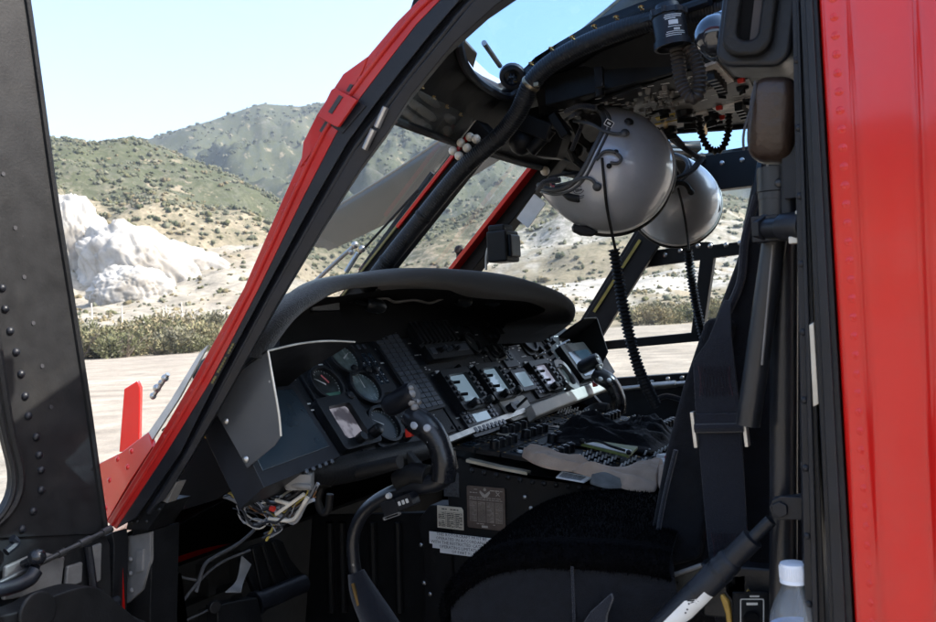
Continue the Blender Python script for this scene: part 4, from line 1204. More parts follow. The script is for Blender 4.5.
# ================================================================== glareshield
def lip_pt(px, py, x): return oX(px, py, x)
lipP = [(250, 358, -.93), (266, 334, -.92), (284, 312, -.92), (306, 296, -.93), (332, 283, -.95), (372, 277, -.955), (430, 273, -.96), (500, 280, -.96), (545, 290, -.955), (567, 302, -.95), (571, 316, -.95), (560, 328, -.96), (545, 336, -.985)]
L0 = catmull([lip_pt(*q) for q in lipP], 6)
n = len(L0)
mb = MB(); rows = []
for i, p in enumerate(L0):
    t = i / (n - 1)
    ed = math.sin(math.pi * min(1, max(0, t))) ** .4
    ctr_ = Vector((0, 2.0, 1.5)); o = (p - ctr_); o.x = 0; o.normalize()      # outward across the lip
    fw_ = Vector((-1, 0, -.02))
    T_ = .020
    if t < .22 or t > .72: fw2 = Vector((-1, 0, -.22))
    else: fw2 = Vector((-1, 0, -.08))
    A = p
    if p.y < 1.5:
        k_ = max(0, (p.y - 1.06) / .44); fw_ = Vector((-1, .75 * (1 - k_), -.02)); fw2 = Vector((-1, .75 * (1 - k_), -.15))
    LG = interp(p.y, [1.05, 1.2, 1.4, 1.7, 2.1, 2.6, 2.9], [.06, .10, .16, .20, .26, .20, .10])
    ring = [A + fw_ * LG - o * .025, A + fw_ * .05 - o * .036, A - o * .036 + fw_ * .006, A - o * .028 + Vector((.006, 0, 0)), A - o * .01 + Vector((.014, 0, 0)), A + o * .008 + Vector((.010, 0, 0)), A + o * .018 + fw_ * .010, A + o * .022 + fw_ * .04, A + o * .022 + fw2 * (LG * .6), A + o * .02 + fw2 * (LG + .01)]
    rows.append(ring)
mb.sheet(rows, 0)
GS = mb.build('glareshield', [FOAM], H, sharp=80)
# recess behind the lip, with the lead and lamps
mb = MB(); rr_ = []
for i, p in enumerate(L0[8:-6]):
    if p.y < 1.22: continue
    g_ = interp(p.y, [1.2, 1.4, 1.7, 2.1, 2.6, 2.9], [.08, .14, .18, .22, .18, .10])
    rr_.append([p + Vector((-.05, 0, -.03)), p + Vector((-g_, 0, -.05)), Vector((p.x - g_, p.y, 1.66))])
mb.sheet(rr_, 0); mb.build('recess_lining', [DUCT], GS)
mb = MB(); bl_ = [oX(px, py, -1.10) for px, py in ((368, 301), (385, 298), (395, 302), (414, 300), (430, 303), (445, 298), (458, 300), (480, 300), (500, 300), (520, 301))]
mb.tube(bl_, .0035, 6, 0, 5); mb.build('glareshield_lead', [mat('grey lead', (.14, .13, .12), .6)], GS)
for px, py in ((456, 299), (485, 299), (520, 302), (366, 304)):
    c = oX(px, py, -1.09); mb = MB(); mb.lathe([(.012, 0), (.016, .01), (.016, .035), (.010, .045)], c, (.4, .8, -.2), 12); mb.lathe([(.004, -.03), (.004, 0)], c, (.4, .8, -.2), 8)
    mb.build('flood_lamp', [PANEL2], GS)
mb = MB(); c = oX(340, 308, -1.06); mb.box(c + Vector((-.07, 0, .01)), (.07, .11, .03), Matrix.Rotation(.1, 3, 'Z')); mb.build('map_light_box', [PANEL2], GS, .004)
mb = MB(); c = oX(540, 305, -1.06); mb.box(c, (.10, .13, .05), Matrix.Rotation(.15, 3, 'X')); mb.build('map_light_box', [PANEL2], GS, .004)

# ================================================================== centre console
yC = 1.76
top = [(445, 450), (470, 462), (530, 474), (600, 482), (690, 491), (760, 499)]
side = P(top, yC); low = [Vector((p.x, p.y, .84)) for p in side]
mb = MB()
mb.strip(side, low, (0, .012, 0), 0)
CT = 2.50
rows = [[p, Vector((p.x, CT, p.z + .0))] for p in side]
mb.sheet(rows, 0, (0, 0, -.012))
mb.strip([Vector((p.x, CT, p.z)) for p in side], [Vector((p.x, CT, .84)) for p in side], (0, .012, 0), 0)
mb.strip([Vector((side[0].x, yC, side[0].z)), Vector((side[0].x, CT, side[0].z))], [Vector((side[0].x, yC, .84)), Vector((side[0].x, CT, .84))], (.01, 0, 0), 0)
CON = mb.build('centre_console', [BLACK], H, .002)
# fastener row
mb = MB()
for px in range(472, 690, 12):
    py = np.interp(px, [470, 530, 600, 690], [470, 482, 490, 499]); mb.dome(oY(px, py, yC - .0005), (0, -1, 0), .006, .003, 12)
mb.build('console_fastener', [PANEL2], CON)
mb = MB(); mb.strip(P([(466, 459), (500, 467), (527, 472)], yC - .002), P([(466, 462), (500, 470), (527, 475)], yC - .002), (0, .02, 0)); mb.build('edge_trim', [mat('cream trim', (.45, .40, .30), .5)], CON)
# switch modules set in the console top
ax = (side[4] - side[0]).normalized()
CF = frame(side[0] + Vector((0, 0, .001)), ax, (0, 1, 0))
rg = np.random.RandomState(9)
x = .015
Lc = (side[4] - side[0]).length
k = 0
while x < Lc:
    wx = rg.uniform(.055, .105)
    for j, (y0, y1) in enumerate(((.015, .175), (.185, .36), (.37, .56), (.57, .72))):
        mb = MB(CF); mb.rbox(x, x + wx - .004, y0, y1, 0, .010, .003, 0)
        for i in range(6): mb.lathe([(.0035, 0), (.0035, .0015)], (x + .006 + (i % 2) * (wx - .016), y0 + .008 + (i // 2) * (y1 - y0 - .016) / 2, .010), (0, 0, 1), 6, 3)
        ty = rg.randint(0, 3)
        if ty == 0:
            for a in range(int(wx / .022)):
                for b in range(5):
                    px_, py_ = x + .014 + a * .022, y0 + .025 + b * (y1 - y0 - .04) / 5
                    mb.lathe([(.005, 0), (.005, .004)], (px_, py_, .010), (0, 0, 1), 6, 1); mb.cyl((px_, py_, .012), (px_ + .004, py_, .024), .0024, 6, 2)
                    mb.rbox(px_ - .006, px_ + .006, py_ + .010, py_ + .0125, .010, .0104, .0003, 2, 1)
        elif ty == 1:
            for b in range(4):
                py_ = y0 + .03 + b * (y1 - y0 - .05) / 3.4; mb.lathe([(.012, 0), (.011, .018), (.008, .020)], (x + wx * .5, py_, .010), (0, 0, 1), 14, 1); mb.rbox(x + wx * .5 - .001, x + wx * .5 + .001, py_ - .008, py_ + .008, .030, .0308, .0004, 2, 1)
        else:
            mb.rbox(x + .012, x + wx - .016, y0 + .02, y0 + .055, .010, .012, .002, 4)
            for a in range(3):
                for b in range(4): mb.rbox(x + .010 + a * (wx - .02) / 3, x + .010 + (a + .75) * (wx - .02) / 3, y0 + .065 + b * .022, y0 + .081 + b * .022, .010, .015, .002, 1, 1)
        mb.build('switch_module', [PANEL, PANEL2, SILK, BRASS, LCDD], CON, .0006)
    x += wx
mb = MB(CF); mb.rbox(.03, .075, .20, .225, .011, .014, .002); mb.build('paper_tag', [PAPER], CON)
# placards on the side of the console
SX = (oY(500, 500, yC) - oY(440, 500, yC)); SX.z = (oY(500, 512, yC) - oY(440, 506, yC)).z; SX.normalize()
def placard(name, tl, br, m, T=None, y=yC - .003):
    a = oY(*tl, y); c = oY(*br, y); F_ = frame(a, SX, Vector((0, 0, -1)))
    d = F_.inverted() @ c
    return MB(F_), d.x, d.y
def lines(mb, x0, x1, y0, y1, n, mi, z=-.0022, ragged=.4, h=.35, seed=0):
    rg = np.random.RandomState(seed); dy = (y1 - y0) / n
    for i in range(n):
        x = x0
        while x < x1:
            ww = rg.uniform(.004, .012); e = min(x1, x + ww)
            if rg.rand() > ragged * .4: mb.box(((x + e) / 2, y0 + dy * (i + .5), z), (e - x, dy * h, .0004), None, mi)
            x = e + .0018
# small cream table
mb, w_, h_ = placard('placard', (437.5, 505), (464, 530), PAPER); h_ = abs(h_)
mb.poly([(0, 0, 0), (w_ * .93, 0, 0), (w_, .006, 0), (w_, h_, 0), (0, h_, 0)], (0, 0, -.002), 0)
lines(mb, .012, w_ - .012, .003, .010, 1, 1, seed=1)
for i in range(9): mb.box((w_ / 2, .013 + i * (h_ - .016) / 9, -.0022), (w_ * .92, .0005, .0003), None, 1)
for xx in (.33, .66): mb.box((w_ * xx, h_ * .6, -.0022), (.0005, h_ * .75, .0003), None, 1)
for c_ in range(3): lines(mb, w_ * (.04 + .33 * c_), w_ * (.30 + .33 * c_), .014, h_ - .003, 9, 1, seed=2 + c_, h=.4)
mb.build('placard', [PAPER, INK], CON, flat=True)
# brown metal plate: heading, winged emblem, four columns
mb, w_, h_ = placard('placard', (467, 485), (506, 531), PLAQ); h_ = abs(h_)
pts = rrect(0, w_, 0, h_, .004); mb.poly([(a, b, 0) for a, b in pts], (0, 0, -.002), 0)
lines(mb, w_ * .12, w_ * .3, h_ * .05, h_ * .10, 1, 1, seed=11); lines(mb, w_ * .08, w_ * .32, h_ * .13, h_ * .18, 1, 1, seed=12); lines(mb, w_ * .62, w_ * .94, h_ * .05, h_ * .11, 1, 1, seed=13)
cx, cy = w_ * .48, h_ * .13
for s in (-1, 1):
    mb.poly([(cx, cy + .005, -.0021), (cx + s * .012, cy - .004, -.0021), (cx + s * .013, cy + .001, -.0021), (cx + s * .006, cy + .010, -.0021), (cx, cy + .011, -.0021)], (0, 0, -.0004), 1)
mb.lathe([(.0035, 0), (.0035, .0004)], (cx, cy - .006, -.0024), (0, 0, 1), 12, 1)
cx = w_ * .82
for a in (.8, -.8): mb.box((cx, cy + .002, -.0022), (.0016, .012, .0004), Matrix.Rotation(a, 3, 'Z'), 1)
lines(mb, w_ * .07, w_ * .93, h_ * .24, h_ * .33, 2, 1, seed=15, h=.3)
for c_ in range(4):
    x0 = w_ * (.07 + .225 * c_); x1 = x0 + w_ * .19
    mb.box(((x0 + x1) / 2, h_ * .60, -.0021), (x1 - x0, h_ * .48, .0004), None, 2); lines(mb, x0 + .001, x1 - .001, h_ * .37, h_ * .83, 17, 0, z=-.0026, seed=20 + c_, h=.45)
lines(mb, w_ * .25, w_ * .75, h_ * .87, h_ * .90, 1, 1, seed=31, h=.5); mb.box((w_ * .46, h_ * .945, -.0021), (w_ * .16, h_ * .05, .0004), None, 1)
mb.build('placard', [PLAQ, mat('pale etching', (.36, .32, .27), .5), mat('etched column', (.20, .165, .135), .5)], CON, flat=True)
# white restricted category notice
mb, w_, h_ = placard('placard', (429.5, 531), (493, 559), WHITE); h_ = h_ if h_ > 0 else -h_
mb.poly([(0, 0, 0), (w_ * .985, 0, 0), (w_, .004, 0), (w_, h_ * .60, 0), (w_ * .94, h_ * .60, 0), (w_ * .94, h_ * .8, 0), (w_ * .84, h_ * .8, 0), (w_ * .84, h_, 0), (w_ * .17, h_, 0), (w_ * .17, h_ * .80, 0), (w_ * .05, h_ * .80, 0), (w_ * .05, h_ * .60, 0), (0, h_ * .60, 0)], (0, 0, -.0015), 0)
for i, s_ in enumerate(('THIS ROTORCRAFT MUST BE', 'OPERATED IN ACCORDANCE', 'WITH THE RESTRICTED CATEGORY', 'OPERATING LIMITATIONS', 'OF PART 91')):
    mb.text(s_, .0098, (w_ * .52, h_ * (.145 + .2 * i), -.0022), (1, 0, 0), (0, -1, 0), 1, 'CENTER')
mb.build('placard', [WHITE, INK], CON, flat=True)
mb = MB(); mb.poly(P([(444, 472), (459, 473), (459, 497), (444, 496)], yC - .002), (0, .004, 0)); mb.build('speaker_grille', [mat('perforated grille', (.03, .032, .034), .6, var=.7, scale=300)], CON)
mb = MB()
for px, py in ((421, 545), (424, 583), (430, 594), (525, 497), (531, 508), (515, 540)): mb.dome(oY(px, py, yC - .004), (0, -1, 0), .005, .003, 10)
mb.build('console_screw', [STEEL], CON)
# ribbed lower wall in front of the console
mb = MB()
wq = [oY(px, py, 1.83) for px, py in ((312, 516), (432, 512), (432, 700), (300, 700))]
mb.poly(wq, (0, .02, 0), 0)
for px in (330, 342, 373, 398):
    a, b = oY(px, 522, 1.825), oY(px + 2, 612, 1.825); mb.tube([a, b], .011, 8, 0)
mb.poly([oY(px, py, 1.775) for px, py in ((418, 520), (430, 505), (466, 505), (472, 700), (424, 700), (424, 560))], (0, .06, 0), 0)
mb.build('tunnel_wall', [BLACK], H, .002)
mb = MB(); mb.box((-1.75, 2.12, .94), (.03, 1.7, .36))
for yy in np.arange(1.35, 1.9, .12): mb.box((-1.72, yy, .94), (.05, .025, .34))
for zz in np.arange(.84, 1.1, .09): mb.box((-1.71, 1.6, zz), (.04, .6, .02))
mb.build('nose_bulkhead', [mat('dull interior grey', (.035, .034, .032), .7)], H)

# ================================================================== overhead console
ZO = 2.135
def O(px, py, dz=0): return oZ(px, py, ZO + dz)
A, B, Cc, D = O(545, 106), O(700, 66), O(757, 104), O(650, 131)
mb = MB(); mb.poly([A, B, B + Vector((.35, .0, 0)), Cc + Vector((.3, 0, 0)), Cc, D], (0, 0, .06), 0)
OC = mb.build('overhead_console', [BLACK], H, .003)
ax = (B - A).normalized(); ay = (D - A); ay = (ay - ax * ay.dot(ax)).normalized()
def obox(mb, px, py, w, d, h, mi=0, dz=0, rot=0):
    c = O(px, py) + Vector((0, 0, -h / 2 - dz)); Mz = Matrix((ax, ay, Vector((0, 0, 1)))).transposed() @ Matrix.Rotation(rot, 3, 'Z')
    mb.box(c, (w, d, h), Mz, mi)
def opoly(mb, pts, h=.004, mi=0): mb.poly([O(*p) for p in pts], (0, 0, -h), mi)
rg = np.random.RandomState(21)
def face_panel(pts, m):
    mb = MB(); opoly(mb, pts, .006, 0); return mb.build('switch_panel', [m, PANEL2, SILK, REDSW, BRASS, YEL], OC, .001)
face_panel([(572, 108), (640, 84), (664, 108), (634, 122), (598, 128)], PANEL2)
face_panel([(699, 66), (716, 60), (734, 79), (715, 86)], CREAM)
face_panel([(693, 92), (716, 84), (737, 79), (748, 76), (757, 92), (738, 98), (706, 107)], mat('grey console face', (.13, .125, .12), .5, var=.3, scale=50, dirt=(.05, .05, .05, .5)))
face_panel([(644, 112), (672, 100), (694, 92), (706, 107), (664, 120), (652, 123)], mat('smoky console face', (.15, .14, .125), .5, var=.35, scale=40, dirt=(.05, .05, .045, .6)))
face_panel([(650, 124), (706, 108), (712, 118), (700, 121), (652, 131)], CREAM)
face_panel([(712, 106), (740, 98), (754, 93), (757, 104), (722, 113)], CREAM)
mb = MB()      # toggles, knobs and guarded switches hanging down
for px, py in ((711, 68), (714, 71), (716, 74), (719, 77), (721, 80), (739, 100), (741, 103), (743, 106), (745, 109)): obox(mb, px, py, .018, .012, .02, 0, .004)
for px, py, r in ((664, 108, .014), (684, 108, .020), (690, 116, .018), (711, 114, .018), (722, 90, .011), (742, 84, .013), (747, 97, .011), (668, 125, .021), (698, 120, .016), (718, 116, .012), (740, 104, .010)):
    p = O(px, py); mb.lathe([(r, 0), (r * .95, r * 1.0), (r * .7, r * 1.15)], p, (.1, 0, -1), 12, 0); mb.box(p + Vector((0, 0, -r * 1.3)), (r * .35, r * 1.7, r * .7), Matrix.Rotation(px, 3, 'Z'), 0)
mb.build('knob', [PANEL2], OC, .001)
mb = MB()
for px, py in ((722, 81), (741, 75), (722, 113), (719, 103)): obox(mb, px, py, .014, .009, .010, 0, .006)
mb.build('switch_guard', [REDSW], OC, .002)
mb = MB(); opoly(mb, [(655, 115), (675, 110), (677, 113), (657, 118)], .0075, 0); obox(mb, 668, 119, .07, .006, .002, 0, .006); mb.build('yellow_marking', [YEL], OC)
mb = MB()
for _ in range(70):
    a, b = rg.rand(), rg.rand(); p = A.lerp(B, a * .75 + .05).lerp(D.lerp(Cc, a * .5 + .02), b * .75 + .12)
    mb.lathe([(.006, 0), (.006, .004), (.004, .012)], p, (0, 0, -1), 8, 0)
mb.build('circuit_breaker', [mat('grey breaker buttons', (.16, .16, .155), .4, var=.5)], OC)
mb = MB()
for _ in range(120):
    a, b = rg.rand(), rg.rand(); p = A.lerp(B, a).lerp(D.lerp(Cc, a), b * .9 + .05); mb.box(p + Vector((0, 0, -.0068)), (rg.uniform(.006, .018), .003, .0006), None, 0)
tag(mb.build('legend', [SILK], OC, flat=True), kind='stuff')
mb = MB()
for px, py in ((665, 118), (704, 122)): mb.tube([O(px, py), O(px + 1, py + 8) + Vector((0, 0, -.01))], .006, 8)
mb.build('brass_post', [BRASS], OC)
# beam carrying the console, seen as the dark wall below the skylight
mb = MB()
b0 = [roof(535, 92), roof(600, 52), roof(660, 28), roof(720, 8), roof(800, -20)]
b1 = [O(540, 118), O(600, 96), O(655, 80), O(700, 66), O(790, 40)]
mb.strip(b0, b1, (0, .02, .01), 0)
mb.strip([p + Vector((0, -.004, .0)) for p in b1], [p + Vector((0, -.006, .02)) for p in b1], (0, .02, 0), 0)
bm_ = mb.build('console_beam', [BLACK], H, .003)
mb = MB()
for px, py in ((602, 68), (643, 79), (628, 60), (660, 55), (622, 84)): p = O(px, py); mb.dome(b0[1].lerp(b1[1], .5) + Vector(((px - 600) * .0015, -.004, 0)), (0, -1, .2), .006, .004, 10)
mb.build('beam_screw', [STEEL], bm_)
mb = MB(); mb.box(O(602, 84) + Vector((0, -.012, .01)), (.016, .012, .04)); mb.cyl(O(602, 92) + Vector((0, -.012, .01)), O(602, 92) + Vector((0, -.012, -.012)), .009); mb.build('latch_bracket', [BLACK], OC, .002)
# front of the console: dark housing with levers over the windshield
mb = MB()
fr = [oY(px, py, 1.86) for px, py in ((515, 112), (545, 104), (566, 128), (556, 158), (535, 156), (512, 140))]
mb.poly(fr, (0, .05, 0), 0)
mb.ball(oY(522, 142, 1.83), .030, 14); mb.box(oY(538, 128, 1.82), (.07, .03, .04), Matrix.Rotation(.5, 3, 'Y')); mb.cyl(oY(530, 152, 1.82), oY(552, 128, 1.82), .014)
mb.box(oY(560, 126, 1.80), (.02, .03, .06), Matrix.Rotation(-.5, 3, 'Y'))
mb.build('engine_lever_housing', [BLACK], H, .004)
mb = MB()
for px, py, dx in ((556, 122, 10), (566, 140, 6), (572, 120, 8)):
    p = oY(px, py, 1.95); mb.tube([p, p + Vector((.02, 0, -.05)), p + Vector((.04, .02, -.07))], .009, 8); mb.ball(p + Vector((.04, .02, -.07)), .017, 10)
mb.build('engine_lever', [RUBBER], H)

# ---- big air hose from post to roof
hp = [oY(366, 290, 1.62), oY(387, 262, 1.62), oY(419, 222, 1.63), oY(462, 170, 1.63), oY(498, 138, 1.63), oY(516, 116, 1.62), oY(524, 100, 1.61), oY(531, 84, 1.60), oY(548, 66, 1.59), oY(580, 47, 1.58), oY(630, 27, 1.57), (0, 0, 0), (0, 0, 0)]
hp[11] = oY(680, 15, 1.56); hp[12] = oY(745, 4, 1.55)
mb = MB(); mb.coil(hp, .0180, .0006, .0052, 14, 0, 10)
ho = mb.build('air_hose', [HOSE], H, sharp=60)
mb = MB()
for (i, s) in ((7, .3),):
    p, q = hp[7], hp[8]; t = (hp[8] - hp[6]).normalized(); mb.lathe([(.0192, -.004), (.0200, 0), (.0192, .004)], p, t, 18, 0)
    mb.box(p + Vector((.018, -.016, -.008)), (.010, .008, .008))
mb.build('hose_clamp', [mat('brassy clamp', (.30, .25, .17), .35, metal=.8)], ho, .001)
mb = MB()
for p, t in ((hp[4], (hp[5] - hp[3]).normalized()), (hp[1], (hp[2] - hp[0]).normalized()), (hp[2].lerp(hp[3], .1), (hp[3] - hp[1]).normalized())): mb.lathe([(.0190, -.004), (.0198, 0), (.0190, .004)], p, t, 18, 0)
mb.build('tie_wrap', [RUBBER], ho)
# ---- utility light with coiled lead
yU = 1.50
ut, ub = oY(668, 12, yU), oY(673, 48, yU); uax = (ub - ut).normalized(); Lu = (ub - ut).length
mb = MB(); r = .0275
mb.lathe([(r * .7, -.012), (r * .8, -.004), (r * 1.08, 0), (r * 1.08, .008), (r, .010), (r, Lu * .80), (r * 1.12, Lu * .82), (r * 1.12, Lu), (r * .98, Lu), (r * .9, Lu * .86)], ut, uax, 24, 0)
for k in range(8):
    a = k * .785; e = Vector((math.cos(a), math.sin(a), 0)); mb.cyl(ut + e * r * 1.0 - uax * .002, ut + e * r * 1.0 + uax * .008, .005, 6)
ul = mb.build('utility_light', [NAVY], H)
mb = MB(); s_ = -FW; s_ = (s_ - uax * s_.dot(uax)).normalized(); sx = uax.cross(s_) * -1
LB = []
for (u0, u1, v0, v1) in [(-.4, .45, .22, .245), (-.45, .4, .27, .295), (-.4, .1, .32, .345), (-.25, .2, .38, .50), (-.3, .35, .54, .56), (-.05, .25, .60, .66), (-.4, .5, .68, .70), (-.45, .5, .73, .75), (-.45, .3, .78, .80)]:
    LB.append((u0, u1, v0, v1))
for (u0, u1, v0, v1) in LB:
    rows = []
    for v in (v0, v1):
        rows.append([ut + uax * (Lu * v) + (s_ * math.cos(u * 1.25) + sx * math.sin(u * 1.25)) * (r + .0006) for u in np.linspace(u0, u1, 6)])
    mb.sheet(rows, 0)
mb.build('printed_label', [SILK], ul)
cp_ = [oY(px, py, yU + .02) for px, py in ((677, 50), (679, 68), (682, 84), (689, 96), (697, 96), (700, 82), (697, 64), (688, 46))]
mb = MB(); mb.coil(cp_, .0115, .0016, .007, 10, 0, 8); mb.build('coiled_lead', [mat('dusty rubber lead', (.035, .030, .027), .6, var=.4)], ul, sharp=60)
cp_ = [O(699, 117, -.01), oY(702, 134, 1.95), oY(708, 148, 1.95), oY(716, 151, 1.95), oY(724, 147, 1.95), oY(728, 133, 1.95), oY(729, 116, 1.95)]
cp_ = [oY(px, py, 1.98) for px, py in ((699, 116), (701, 132), (707, 146), (715, 151), (723, 147), (728, 133), (729, 114))]
mb = MB(); mb.coil(cp_, .0072, .0022, .009, 10, 0, 8); mb.build('coiled_lead', [RUBBER], OC, sharp=60)
# ---- dome light and the near headrest housing at the top
c = oD(716, 36, 1.30); mb = MB(); d_ = (RT * -.9 - FW * .45).normalized()
mb.ball(c, (.031, .031, .031), 24, 0); mb.cyl(c - d_ * .05, c, .026, 20)
mb.lathe([(.0335, -.010), (.036, -.004), (.0335, .002)], c, d_, 22, 0)
mb.build('dome_light', [mat('glossy black lens', (.02, .022, .028), .12, coat=1)], H)
yH = 1.06
def HQ(px, py, y=yH): return oY(px, py, y)
hc = HQ(758, 10); HM = frame(hc, HQ(790, 9) - HQ(725, 11), HQ(757, -30) - HQ(759, 40))
sz = (HQ(790, 9) - HQ(725, 11)).length / 2
mb = MB(HM)
mb.rbox(-sz * 1.18, sz * 1.15, -sz * 1.75, sz * 2.2, -.07, 0, .02, 0, 5)
hh = mb.build('headrest_housing', [NAVY], H, .006)
mb = MB(HM); mb.ring(rrect(-sz * .95, sz * .62, -sz * 1.52, sz * 2.0, .022, 6), rrect(-sz * .48, sz * .16, -sz * 1.02, sz * 1.7, .010, 6), 0, .016, 0); mb.build('padded_ring', [RUBBER], hh, .006)
mb = MB(HM); mb.rbox(-sz * .5, sz * .18, -sz * 1.05, sz * 1.7, .0005, .003, .01, 0); mb.rbox(-.004 + sz * .0, .008, -sz * 1.0, sz * 1.7, .003, .006, .002, 1); mb.build('slot', [DUCT, mat('dark brown strap', (.04, .032, .03), .7)], hh)

# ================================================================== near seat
SE = empty('seat', (-.35, 1.4, .84)); put(SE, H)
def seatpart(name, mb, mats, bevel=0, **k): return mb.build(name, mats, SE, bevel, **k)
# cushion sides
yN, yF = 1.16, 1.63
topN = [(449, 588), (456, 578), (472, 564), (494, 552), (530, 545), (575, 545), (630, 548), (672, 555)]
topF = [(505, 556), (510, 538), (523, 521), (543, 507), (568, 497), (600, 493), (640, 494), (690, 502)]
N_ = catmull([oY(*q, yN) for q in topN], 4); F_ = catmull([oY(*q, yF) for q in topF], 4)
rows = []
for i in range(len(N_)):
    a, b = N_[i], F_[i]
    row = []
    for t in np.linspace(0, 1, 22):
        p = a.lerp(b, t); bulge = .006 * math.sin(math.pi * t) ** .5
        if i < 6: bulge *= .5
        row.append(p + Vector((0, 0, bulge)))
    rows.append([Vector((a.x + .012, a.y + .002, a.z - .19))] + [Vector((a.x + .008, a.y - .012, a.z - .06))] + row + [Vector((b.x + .01, b.y, b.z - .15))])
mb = MB(); mb.sheet(rows, 0)
front = [r[0] for r in rows]
mb.sheet([[rows[0][k] for k in range(len(rows[0]))], [Vector((rows[0][k].x + .04, rows[0][k].y, rows[0][k].z - .25)) for k in range(len(rows[0]))]], 0)
seatpart('cushion', mb, [SEATC])
# sheepskin cover: thick pile over the top with a rolled near edge
mb = MB(); rows2 = []
for i in range(len(N_)):
    r_ = rows[i][2:-1]; a = r_[0]
    nose_ = min(1, i / 5)
    roll = [a + Vector((.004, .006, -.036)), a + Vector((0, -.010, -.030)), a + Vector((0, -.016, -.016)), a + Vector((0, -.010, -.002))]
    rows2.append(roll + [p + Vector((0, 0, .004)) for p in r_])
f0_ = [p + Vector((-.010, 0, -.016)) for p in rows2[0]]; f1_ = [p + Vector((-.006, 0, -.05)) for p in rows2[0]]
mb.sheet([f1_, f0_] + rows2, 0)
# tufts of pile
rg = np.random.RandomState(4)
allr = [f0_] + rows2
for _ in range(20000):
    i = rg.randint(0, len(allr) - 1); k = rg.randint(0, len(allr[0]) - 1); s, t = rg.rand(2)
    a, b, c, d = allr[i][k], allr[i][k + 1], allr[i + 1][k], allr[i + 1][k + 1]
    p = a.lerp(b, s).lerp(c.lerp(d, s), t); nrm = (b - a).cross(c - a)
    if nrm.length < 1e-9: continue
    nrm.normalize()
    if nrm.z < 0 and k > 4: nrm = -nrm
    if k <= 3 and nrm.y > 0: nrm = -nrm
    l = rg.uniform(.003, .0065); q = Vector(rg.normal(size=3)) * .35
    tip = p + (nrm + q).normalized() * l; s2 = Vector(rg.normal(size=3)).normalized() * .0011
    mb.add([p - s2, p + s2, tip], [[0, 1, 2]], 0)
seatpart('sheepskin_cover', mb, [FLEECE], sharp=80)
mb = MB(); sm = [oY(*q, yN - .012) for q in ((572, 566), (573, 585), (575, 640))]; mb.tube(sm, .0022, 6, 0, 4); seatpart('seam', mb, [WEB])
# backrest
bk = [(650, 590), (655, 565), (662, 520), (673, 460), (690, 392), (712, 322), (733, 266), (750, 212), (764, 200), (800, 200), (810, 420), (800, 640), (690, 640)]
mb = MB(); mb.poly([oY(px, py, 1.30) for px, py in bk], (0, .34, 0), 0)
seatpart('backrest', mb, [SEATC], .015)
mb = MB(); mb.strip([oY(*q, 1.285) for q in ((640, 575), (652, 520), (664, 455), (682, 386), (705, 318))], [oY(*q, 1.285) for q in ((700, 560), (706, 520), (712, 460), (722, 390), (735, 320))], (0, .03, 0), 0)
seatpart('side_bolster', mb, [SEATC], .01)
mb = MB(); mb.tube([oY(*q, 1.29) for q in ((757, 196), (745, 240), (741, 280), (728, 312))], .006, 8, 0, 5); mb.tube([oY(*q, 1.27) for q in ((654, 556), (664, 500), (676, 450))], .0035, 8, 0, 5); seatpart('piping', mb, [WEB])
# harness strap with cross stitching and bright adjuster
yW = 1.235
Ls = [(724, 300), (708, 340), (693, 361), (695, 405), (700, 460), (706, 530), (711, 575)]
Rs = [(730, 300), (731, 334), (734, 361), (739, 405), (743, 460), (747, 530), (750, 575)]
Lp = [oY(*q, yW + .03 * (i < 1)) for i, q in enumerate(Ls)]; Rp = [oY(*q, yW + .03 * (i < 1)) for i, q in enumerate(Rs)]
mb = MB(); mb.strip(Lp, Rp, (0, .004, 0)); hs = seatpart('harness_strap', mb, [WEB], .001)
mb = MB()
def zig(y0, y1, n=5):
    for s in (0, 1):
        pts = []
        for i in range(2 * n + 1):
            t = i / (2 * n); e = .12 + .76 * t; py = y0 if (i + s) % 2 else y1
            l = [np.interp(py, [q[1] for q in L], [q[0] for q in L]) for L in (Ls, Rs)]
            pts.append(oY(l[0] + (l[1] - l[0]) * e, py, yW - .001))
        mb.tube(pts, .0005, 5)
zig(366, 396, 5); zig(533, 560, 6); mb.build('stitching', [THREAD], SE)
mb = MB()
a, b = oY(692, 412, yW - .006), oY(745, 412, yW - .006); a2_, b2_ = oY(695, 448, yW - .006), oY(744, 447, yW - .006)
for p, q in ((a, a2_), (b, b2_)): mb.box((p + q) / 2 + Vector((0, .008, 0)), (.005, .016, (p - q).length), Matrix.Rotation(-.06, 3, 'Y'))
seatpart('adjuster_plate', mb, [EDGE], .001)
mb = MB(); mb.tube([oY(695, 428, yW - .004), oY(744, 427, yW - .004)], .007, 8); mb.strip([oY(695, 414, yW - .003), oY(744, 413, yW - .003)], [oY(695, 424, yW - .006), oY(744, 423, yW - .006)], (0, .004, 0)); seatpart('adjuster_bar', mb, [WEB])
mb = MB(); mb.strip([oY(711, 560, yW + .01), oY(712, 600, yW + .01), oY(718, 640, yW + .01)], [oY(748, 560, yW + .01), oY(742, 600, yW + .01), oY(738, 640, yW + .01)], (0, .004, 0)); seatpart('lap_belt', mb, [WEB], .001)
mb = MB(); mb.strip([oY(*q, 1.12) for q in ((572, 640), (590, 612), (610, 594))], [oY(*q, 1.12) for q in ((604, 640), (606, 616), (612, 600))], (0, .01, 0)); seatpart('lap_belt', mb, [WEB], .002)
